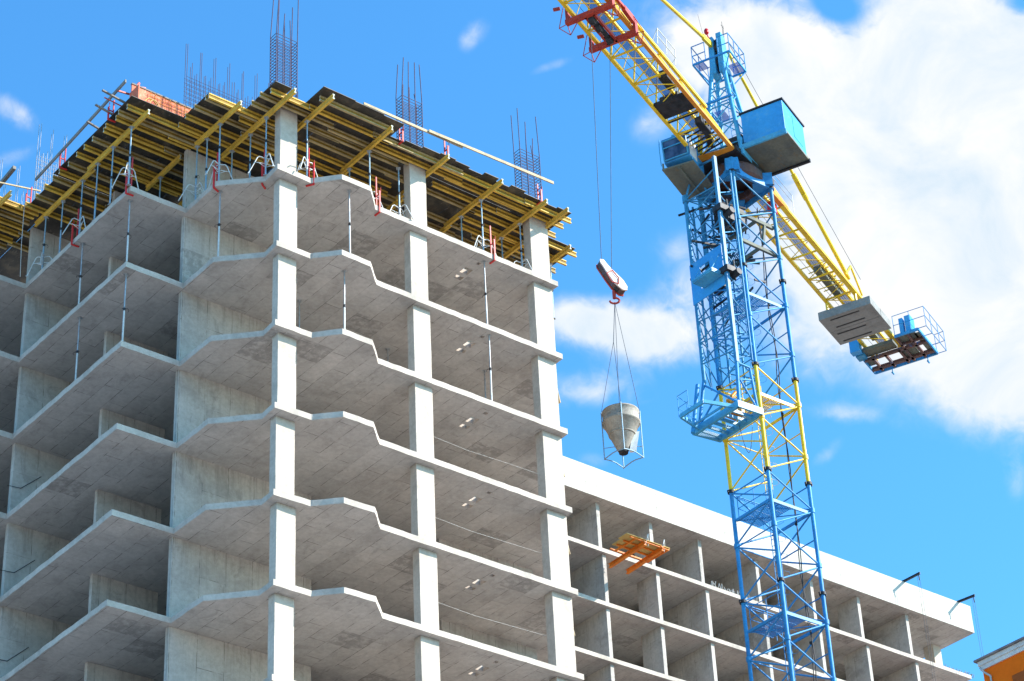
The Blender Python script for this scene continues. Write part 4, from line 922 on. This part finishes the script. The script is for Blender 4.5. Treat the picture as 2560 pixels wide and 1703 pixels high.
# rear winch platform
def slabq(t0,t1,n0,n1,z0,z1,m): m.hexa([F(t0,n0,z0),F(t0,n1,z0),F(t1,n1,z0),F(t1,n0,z0)],[F(t0,n0,z1),F(t0,n1,z1),F(t1,n1,z1),F(t1,n0,z1)])
wp = MB(); z = 16.2
wp.bar(F(-18.65,-1.0,z),F(-18.65,2.35,z),.08,.16).bar(F(-17.2,-1.0,z),F(-18.65,-1.0,z),.08,.14).bar(F(-16.05,2.35,z),F(-18.65,2.35,z),.08,.14).bar(F(-16.05,1.1,z),F(-16.05,2.35,z),.08,.14)
wpo = wp.obj('rear_platform', 'cblue', crane)
wp = MB()
wp.bar(F(-18.3,-1.0,z),F(-18.3,2.3,z),.22,.16).bar(F(-17.3,-1.0,z),F(-17.3,2.3,z),.16,.16)
for n_ in (-.55,.1,.85,1.15,1.75): wp.bar(F(-17.2 if n_ < 1 else -16.1,n_,z-.01),F(-18.6,n_,z-.01),.12,.14)
wp.bar(F(-16.9,1.1,z-.02),F(-16.9,2.3,z-.02),.1,.12)
wp.obj('floor_joists', 'rustbrown', wpo)
wp = MB()
slabq(-16.1,-16.9,1.15,2.1,z+.05,z+.09,wp); slabq(-17.4,-18.2,.85,1.6,z+.05,z+.09,wp); slabq(-17.3,-18.0,-.95,-.5,z+.05,z+.09,wp); slabq(-16.4,-18.6,2.0,2.3,z+.05,z+.07,wp)
wp.tube(F(-17.3,1.45,z+.25),F(-18.1,1.45,z+.25),.24,14); slabq(-16.6,-17.3,-.8,.8,z+.15,z+.3,wp)
wp.obj('deck_plate', 'underpan', wpo)
wp = MB(); slabq(-16.3,-16.7,-1.35,-.85,z+.05,z+.85,wp); wp.obj('winch_housing', 'cblue_cab', wpo)
wp = MB(); slabq(-16.75,-17.25,-1.25,-.80,z+.0,z+.35,wp); wp.obj('winch_housing', 'cblue_mid', wpo)
wp = MB(); slabq(-16.3,-16.6,1.35,1.55,z+.1,z+1.1,wp); wp.obj('winch_housing', 'cblue_cab', wpo)
wp = MB(); slabq(-16.3,-16.9,1.65,1.95,z+.1,z+1.15,wp); wp.obj('winch_housing', 'cblue_cab', wpo)
wp = MB()
for zz in (.6, 1.15): wp.path([F(-16.0,1.15,z+zz),F(-16.0,2.8,z+zz),F(-17.2,2.8,z+zz),F(-18.7,2.8,z+zz),F(-18.75,2.3,z+zz)], .018, 5)
for c in ((-16.0,1.15),(-16.0,2.0),(-16.0,2.8),(-16.8,2.8),(-17.8,2.8),(-18.7,2.8),(-18.75,2.3)): wp.tube(F(*c,z),F(*c,z+1.15),.018,5)
for t in (-16.0,-16.8,-17.8,-18.7): wp.tube(F(t,2.3,z),F(t,2.8,z),.02,5)
wp.tube(F(-16.0,2.8,z),F(-18.7,2.8,z),.02,5)
for n_ in (-.1, 1.8): wp.tube(F(-18.7,n_,z),F(-18.7,n_,z-.3),.03,6); wp.tube(F(-18.6,n_,z-.3),F(-18.8,n_,z-.3),.05,6)
wp.obj('handrail', 'cblue', wpo)
MB().bar(F(-17.5,-.72,16.62),F(-17.5,.72,16.62),.16,.14).obj('end_beam', 'corange', j2)
# ---- head tower
hd = MB(); zb, zt = 16.9, 22.2
top = (.18, .05)
bc = [(1.0,-.75),(1.0,.95),(-.9,.95),(-.9,-.75)]; tc_ = [(.45,-.25),(.45,.35),(-.1,.35),(-.1,-.25)]
def leg(i, z): f = (z-zb)/(zt-zb); return F(bc[i][0]+(tc_[i][0]-bc[i][0])*f, bc[i][1]+(tc_[i][1]-bc[i][1])*f, z)
for i in range(4): hd.tube(leg(i,zb), leg(i,zt+.3), .10, 10)
zs = [17.4, 18.7, 19.9, 20.9, 21.7]
for i in range(4):
    k = (i+1) % 4
    for z1, z2 in zip(zs, zs[1:]):
        hd.tube(leg(i,z1), leg(k,z1), .035, 6); hd.tube(leg(i,z1), leg(k,z2), .03, 6)
hd.hexa([F(.50,-.32,22.0),F(.50,-.02,22.0),F(-.15,-.02,22.0),F(-.15,-.32,22.0)],[F(.42,-.28,24.2),F(.42,-.06,24.2),F(-.05,-.06,24.2),F(-.05,-.28,24.2)])
hd.hexa([F(.50,.14,22.0),F(.50,.42,22.0),F(-.15,.42,22.0),F(-.15,.14,22.0)],[F(.42,.12,24.3),F(.42,.36,24.3),F(-.05,.36,24.3),F(-.05,.12,24.3)])
ho = hd.obj('head_tower', 'cblue_lt', crane)
hd = MB(); hd.bar(F(.2,.02,22.2),F(.2,.04,24.1),.25,.12,(1,0,0)); hd.tube(F(.2,-.15,23.6),F(.2,.25,23.6),.22,12); hd.tube(F(.2,-.15,22.7),F(.2,.25,22.7),.2,12); hd.obj('head_sheave', 'darksteel', ho)
hd = MB(); z = 22.35
fr_ = [F(1.15,-.85,z),F(1.15,1.0,z),F(-.6,1.0,z),F(-.6,-.85,z)]
for a, b in zip(fr_, fr_[1:]+fr_[:1]): hd.bar(a,b,.06,.09)
for zz in (.5, 1.05):
    hd.path([F(.4,-.85,z+zz),F(1.15,-.85,z+zz),F(1.15,-.2,z+zz)], .025, 6); hd.path([F(1.15,.45,z+zz),F(1.15,1.0,z+zz),F(-.6,1.0,z+zz),F(-.6,.4,z+zz)], .025, 6)
    hd.path([F(.4,-.85,z+zz),F(-.6,-.85,z+zz),F(-.6,-.3,z+zz)], .02, 6)
for c in ((.4,-.85),(1.15,-.85),(1.15,-.2),(1.15,.45),(1.15,1.0),(.55,1.0),(0,1.0),(-.6,1.0),(-.6,.4),(-.6,-.85)): hd.tube(F(*c,z),F(*c,z+1.05),.022,6)
for c in ((1.15,-.85),(-.6,1.0),(1.15,1.0)): hd.tube(F(*c,z),F(c[0]*.5+.1,c[1]*.4,z-.9),.03,6)
hd.obj('head_platform', 'cblue', ho)
hd = MB(); slabq(1.1,.5,-.8,-.35,z+.03,z+.04,hd); slabq(.2,-.55,.45,.95,z+.03,z+.04,hd); slabq(.5,-.3,-.35,.1,19.8,19.81,hd); hd.obj('platform_mesh', 'mesh', ho)
hd = MB(); hd.tube(F(.25,.3,17),F(-.05,.12,22.2),.016,5).tube(F(.25,.62,17),F(-.05,.42,22.2),.016,5)
for i in range(18): f = i/18; hd.tube(F(.25-.3*f,.3-.18*f,17+5.2*f),F(.25-.3*f,.62-.2*f,17+5.2*f),.01,4)
hd.obj('ladder', 'cblue', ho)
hd = MB().bar(F(1.0,-.6,20.0),F(1.0,.8,20.0),.08,.1).bar(F(.9,-.6,20.0),F(-.5,-.6,20.0),.06,.08); hd.obj('mid_platform', 'cblue', ho)
hd = MB().lathe(tuple(F(.55,-.25,24.35)), [(0,.3),(.07,.28),(.11,.2),(.11,.08),(.08,0),(0,0)], 14); hd.tube(F(.45,-.2,24.1),F(.55,-.25,24.35),.03,6); hd.obj('warning_lamp', 'redlamp', ho)
hd = MB().tube(F(.6,-.4,24.2),F(.75,-.5,25.5),.008,4).tube(F(-.05,.3,24.2),F(-.1,.3,25.3),.012,5).tube(F(-.25,.3,25.0),F(.05,.3,25.0),.01,4).tube(F(.05,.38,24.2),F(.05,.4,24.9),.012,5); hd.obj('antenna', 'darksteel', ho)
# A-frame supports and red box near the base
hd = MB()
for a in ((1.3,.98),(.4,.98)): hd.tube(F(*a,16.5),F(.95,.98,17.5),.07,8)
hd.tube(F(-.9,.95,16.6),F(-.9,.95,17.0),.09,8).tube(F(1.0,-.8,16.5),F(1.0,-.75,17.0),.09,8)
hd.bar(F(1.3,1.05,16.55),F(-1.4,1.05,16.6),.14,.32); hd.obj('support_frame', 'cblue_lt', ho)
hd = MB(); slabq(.1,-.6,.3,.9,17.9,18.3,hd); hd.obj('red_box', 'redtrol', ho)
hd = MB(); slabq(.9,-.9,.2,1.0,16.7,17.75,hd)
for i in range(14): hd.bar(F(random.uniform(-.9,1),random.uniform(-.8,.9),random.uniform(16.7,17.6)),F(random.uniform(-.9,1),random.uniform(-.8,.9),random.uniform(16.9,18)),.05,.06)
hd.obj('slewing_machinery', 'darksteel', ho)
# ---- machine house
mh = MB(); slabq(1.03,-1.28,1.10,3.10,16.95,18.68,mh); mho = mh.obj('machine_house', 'cblue_cab', crane, .015)
mh = MB(); slabq(1.08,-1.35,1.04,3.16,16.82,16.93,mh); mh.obj('floor_pan', 'underpan', mho)
mh = MB(); slabq(1.09,-1.34,1.04,3.16,18.69,18.76,mh); mh.obj('roof_edge', 'darksteel', mho); MB().bar(F(1.10,1.0,16.87),F(1.10,3.16,16.87),.10,.24).obj('edge_beam','cblue_lt',mho); MB().bar(F(-1.35,1.04,16.8),F(-1.35,3.2,16.8),.12,.16).obj('edge_beam','darksteel',mho)
mh = MB(); slabq(.0,-.9,3.101,3.115,17.3,18.45,mh); mh.obj('door', 'cblue_cab', mho)
# ---- operator cab
cb = MB(); z0, z1 = 15.75, 17.2
cb.hexa([F(2.95,-1.95,z0+.25),F(2.95,-.70,z0+.25),F(1.55,-.70,z0),F(1.55,-1.95,z0)],[F(3.1,-1.95,z1),F(3.1,-.70,z1),F(1.5,-.70,z1+.05),F(1.5,-1.95,z1+.05)])
cbo = cb.obj('operator_cab', 'cblue', crane, .02)
cb = MB(); cb.hexa([F(3.005,-1.85,z0+.35),F(3.005,-.82,z0+.35),F(2.9,-.82,z0+.35),F(2.9,-1.85,z0+.35)],[F(3.12,-1.85,z1-.18),F(3.12,-.82,z1-.18),F(2.95,-.82,z1-.18),F(2.95,-1.85,z1-.18)]); cb.obj('front_window', 'glass', cbo)
cb = MB(); cb.bar(F(3.10,-1.9,z0+.95),F(3.10,-.76,z0+.95),.04,.05).bar(F(3.03,-1.9,z0+.33),F(3.03,-.76,z0+.33),.05,.05).bar(F(3.13,-1.9,z1-.14),F(3.13,-.76,z1-.14),.05,.06).bar(F(3.03,-1.9,z0+.33),F(3.13,-1.9,z1-.12),.05,.05).bar(F(3.03,-.76,z0+.33),F(3.13,-.76,z1-.12),.05,.05); cb.obj('window_frame', 'cblue_lt', cbo)
cb = MB(); slabq(2.95,2.25,-.70,-.68,z0+.3,z1-.25,cb); cb.obj('side_panel', 'white', cbo)
cb = MB(); cb.hexa([F(3.05,-2.05,z0-.12),F(2.9,-.6,z0-.12),F(.9,-.6,z0-.3),F(.7,-2.05,z0-.3)],[F(3.05,-2.05,z0-.05),F(2.9,-.6,z0-.05),F(.9,-.6,z0-.2),F(.7,-2.05,z0-.2)]); cb.bar(F(2.9,-1.3,z0-.15),F(.8,-1.3,z0-.32),.1,.12).bar(F(3.0,-2.0,z0-.05),F(3.0,-2.0,z0+.25),.06,.06); cb.obj('cab_floor', 'underpan', cbo)
cb = MB(); cb.path([F(3.2,-2.0,z0),F(3.25,-2.0,z0+.8),F(3.2,-2.0,z1)],.02,5); slabq(2.95,1.5,-1.5,-.9,z1+.06,z1+.2,cb); cb.obj('grab_rail', 'cblue_lt', cbo)
# ---- pendant ties
td = MB(); td.tube(F(.5,-.15,23.75), F(24,0,18.6), .085, 8); td.hexa([F(.3,-.22,23.6),F(.3,-.08,23.6),F(1.3,-.08,23.45),F(1.3,-.22,23.45)],[F(.3,-.22,23.9),F(.3,-.08,23.9),F(1.3,-.08,23.75),F(1.3,-.22,23.75)]); td.obj('front_tie', 'cyel', crane)
S, E_ = F(-.3,.35,23.6), F(-11.2,.86,16.95)
P = lambda f: S+(E_-S)*f
td = MB().tube(P(0),P(.55),.075,8).tube(P(.62),P(1),.10,8).bar(P(.54),P(.63),.22,.12).tube(P(.53),P(.56),.12,8).tube(P(.615),P(.64),.13,8); td.obj('rear_tie', 'cyel', crane)
MB().tube(F(-.2,.45,24.1),F(-12.2,1.1,17.4),.012,5).obj('rear_cable', 'rope', crane)
MB().path([F(-10.8,.86,17.0),F(-11.6,.9,17.9)],.07,6).path([F(-11.6,.9,17.9),F(-12.8,.86,16.9)],.05,6).obj('tie_bracket', 'cyel', j2)
# ============================================================ HOOK BLOCK, BUCKET
hb = thing('hook_block', (17.0, 2.9, 4.0), 'pale pinkish-red hook block hanging from two steel ropes', 'hook block')
def Vv(*a): return Vector(a)
r1, r2 = Vv(16.68,3.1,4.58), Vv(17.30,2.58,3.75)
ax = (Vv(17.32,2.56,3.15)-r1).normalized(); vw0 = Vector((0.5405,0.6411,0)).normalized(); vw = (Matrix.Rotation(R(38),3,'Z') @ vw0).normalized(); vw = (vw-ax*vw.dot(ax)).normalized(); sdv = ax.cross(vw).normalized()
def blockp(pts, off, th, m):
    vs = []
    for dd in (off, off+th):
        for u, v in pts: vs.append(r1+ax*u+sdv*v+vw*dd)
    n = len(pts); m.add(vs, [tuple(range(n)), tuple(reversed(range(n,2*n)))]+[(i,n+i,n+(i+1)%n,(i+1)%n) for i in range(n)])
shape = [(-.05,-.10),(.1,-.2),(.8,-.30),(1.25,-.33),(1.62,-.22),(1.68,-.02),(1.5,.14),(1.15,.20),(.4,.06),(.0,.06)]
mb = MB(); blockp(shape, -.16, .05, mb); mb.obj('side_plate', 'hookpink', hb)
mb = MB(); blockp(shape, .13, .05, mb); mb.obj('side_plate', 'redtrol', hb)
mb = MB(); blockp([(u*.96+.03, v*.8-.02) for u, v in shape], -.105, .23, mb); mb.obj('sheave_housing', 'rustbrown', hb)
mb = MB()
for u, v in ((.15,-.02),(1.35,-.08),(.75,-.05)): c = r1+ax*u+sdv*v; mb.tube(c-vw*.02, c+vw*.11, .2 if u > .5 else .12, 14)
mb.obj('sheave', 'darksteel', hb)
mb = MB(); c = [r1+ax*u+sdv*v-vw*.2 for u, v in ((.62,-.02),(.75,-.42),(1.2,-.52),(1.35,-.25),(1.05,.0),(.62,-.02))]; mb.path(c,.022,6)
c = [r1+ax*u+sdv*v+vw*.2 for u, v in ((.85,.1),(.9,.35),(1.2,.42),(1.4,.1))]; mb.path(c,.022,6); mb.obj('guard_hoop', 'redtrol', hb)
hk = Vv(17.0,2.84,2.8)
mb = MB().hexa([hk+Vv(-.08,.07,.0),hk+Vv(.08,-.07,.0),hk+Vv(.08,-.07,.02),hk+Vv(-.08,.07,.02)],[hk+Vv(-.14,.12,.42),hk+Vv(.12,-.1,.42),hk+Vv(.12,-.1,.44),hk+Vv(-.14,.12,.44)]) if False else MB()
mb.tube(hk+Vv(0,0,.45),hk+Vv(0,0,.12),.07,10); mb.path([hk+Vv(.14*math.sin(a),-.12*math.sin(a),.02-.13*math.cos(a)+.0) for a in [math.pi*1.1-i*math.pi*1.6/8 for i in range(9)]],.04,8)
mb.obj('hook', 'redtrol', hb)
mb = MB().tube(F(13.05,-.17,16.05), r1+ax*.02+vw*-.05, .013, 5).tube(F(11.49,-.11,16.0), r1+ax*1.05+sdv*-.25, .013, 5); mb.obj('hoist_rope', 'rope', hb)
BX, BY = 16.92, 2.93
bk = thing('concrete_bucket', (BX, BY, -4.3), 'grey conical concrete bucket in a tube frame, hanging below the hook', 'concrete bucket')
Z = lambda z: (BX, BY, z)
MB().lathe(Z(0), [(.66,-2.10),(.685,-2.08),(.685,-2.13),(.665,-2.15),(.665,-2.50),(.70,-2.52),(.70,-2.58),(.655,-2.60),(.24,-3.62),(.20,-3.70),(.17,-3.70),(.17,-3.60),(.62,-2.58),(.64,-2.10)], 36).obj('hopper', 'bucket', bk)
MB().lathe(Z(0), [(.485,-3.02),(.505,-3.03),(.49,-3.07),(.465,-3.06)], 30).obj('band', 'bucket', bk)
mb = MB(); cr = [(BX+.70*math.cos(a), BY+.70*math.sin(a)) for a in (R(-130), R(-40), R(50), R(140))]
for c in cr: mb.tube((*c,-2.05),(*c,-4.03),.022,8)
for i in range(4):
    a, b = cr[i], cr[(i+1)%4]; mid = ((a[0]+b[0])/2+.0,(a[1]+b[1])/2)
    mb.path([(*a,-4.0),((a[0]*.6+b[0]*.4),(a[1]*.6+b[1]*.4),-3.93),((a[0]*.4+b[0]*.6),(a[1]*.4+b[1]*.6),-3.93),(*b,-4.0)],.022,8); mb.tube((*a,-3.55),(BX+(a[0]-BX)*.35,BY+(a[1]-BY)*.35,-3.5),.016,6)
mb.obj('frame', 'steelblue', bk)
MB().lathe(Z(0), [(.0,-3.66),(.17,-3.66),(.17,-3.80),(0,-3.80)], 16).obj('gate', 'darksteel', bk)
b0 = Vv(BX+.34,BY-.34,-2.95); b1 = Vv(BX+.18,BY-.30,-3.80)
MB().hexa([b1+Vv(-.12,.04,0),b1+Vv(.06,-.12,0),b1+Vv(.14,-.02,0),b1+Vv(-.03,.13,0)],[b0+Vv(-.1,.03,0),b0+Vv(.1,-.12,0),b0+Vv(.16,0,0),b0+Vv(-.02,.13,0)]).obj('chute', 'cornice', bk)
mb = MB(); hook = hk+Vv(0,0,-.05); kn = Vv(16.88,2.95,1.0)
mb.tube(hook,kn,.014,5).tube(kn,(*cr[3],-2.08),.010,5).tube(kn,(*cr[0],-2.08),.010,5).tube(hook,(*cr[1],-2.08),.010,5).tube(hook,(*cr[2],-2.08),.010,5)
mb.obj('sling', 'rope', bk)

# ============================================================ small site items
for (z, xe, lb) in ((-7.82, 9.6, 'thin wire strung between middle and right columns, upper of three'), (-10.78, 10.5, 'thin wire strung between middle and right columns, middle of three'), (-13.75, 10.0, 'thin wire strung between middle and right columns, lowest of three')):
    o = MB().path([(6.22,.5,z), (7.8,.52,z-.05), (xe,.5,z), (10.75,.52,z+.03)], .0045, 4).obj('safety_wire', 'galv_lt'); tag(o, lb, 'wire', 'safety wires between columns')
for (z, lb) in ((-7.5, 'thin wire across the left end wall, upper of three'), (-10.6, 'thin wire across the left end wall, middle of three'), (-13.7, 'thin wire across the left end wall, lowest of three')):
    o = MB().path([(-3.3,10.70,z-.40), (-2.8,10.70,z-.36), (-2.1,10.70,z+.3)], .012, 4).obj('slack_wire', 'darksteel'); tag(o, lb, 'wire', 'slack wires on the end wall')
o = MB().hexa([(11.66,.42,-1.95),(11.76,.40,-1.95),(11.76,.44,-1.95),(11.66,.46,-1.95)],[(11.64,.42,-1.1),(11.72,.40,-1.1),(11.72,.44,-1.1),(11.64,.46,-1.1)]).obj('warning_strip','orangesteel'); tag(o, 'small orange-red strip on the right side of the end column', 'marker strip')
for (z0, z1, dx, lb) in ((-4.75,-3.8,.12,'thin board leaning out beside the right end column, topmost'), (-7.65,-7.1,.10,'short board leaning out beside the right end column above the parapet'), (-10.55,-9.75,.12,'pale board leaning out beside the right end column below the parapet'), (-13.5,-12.85,.10,'pale board leaning out beside the right end column, lowest')):
    o = MB().bar((11.64,.45,z1), (11.66+dx,.40,z0), .03, .10, (0,1,0)).obj('leaning_board', 'wood'); tag(o, lb, 'board', 'boards leaning at the end column')
o = MB().bar((44.3-2.6,27.6,8.57),(44.3-2.2,28.4,9.35),.05,.09).bar((41.9,27.6,8.62),(42.6,28.5,8.66),.06,.1).obj('scrap_timber','wood_grey'); tag(o, 'small heap of dark scrap timber inside a wing bay', 'scrap timber')
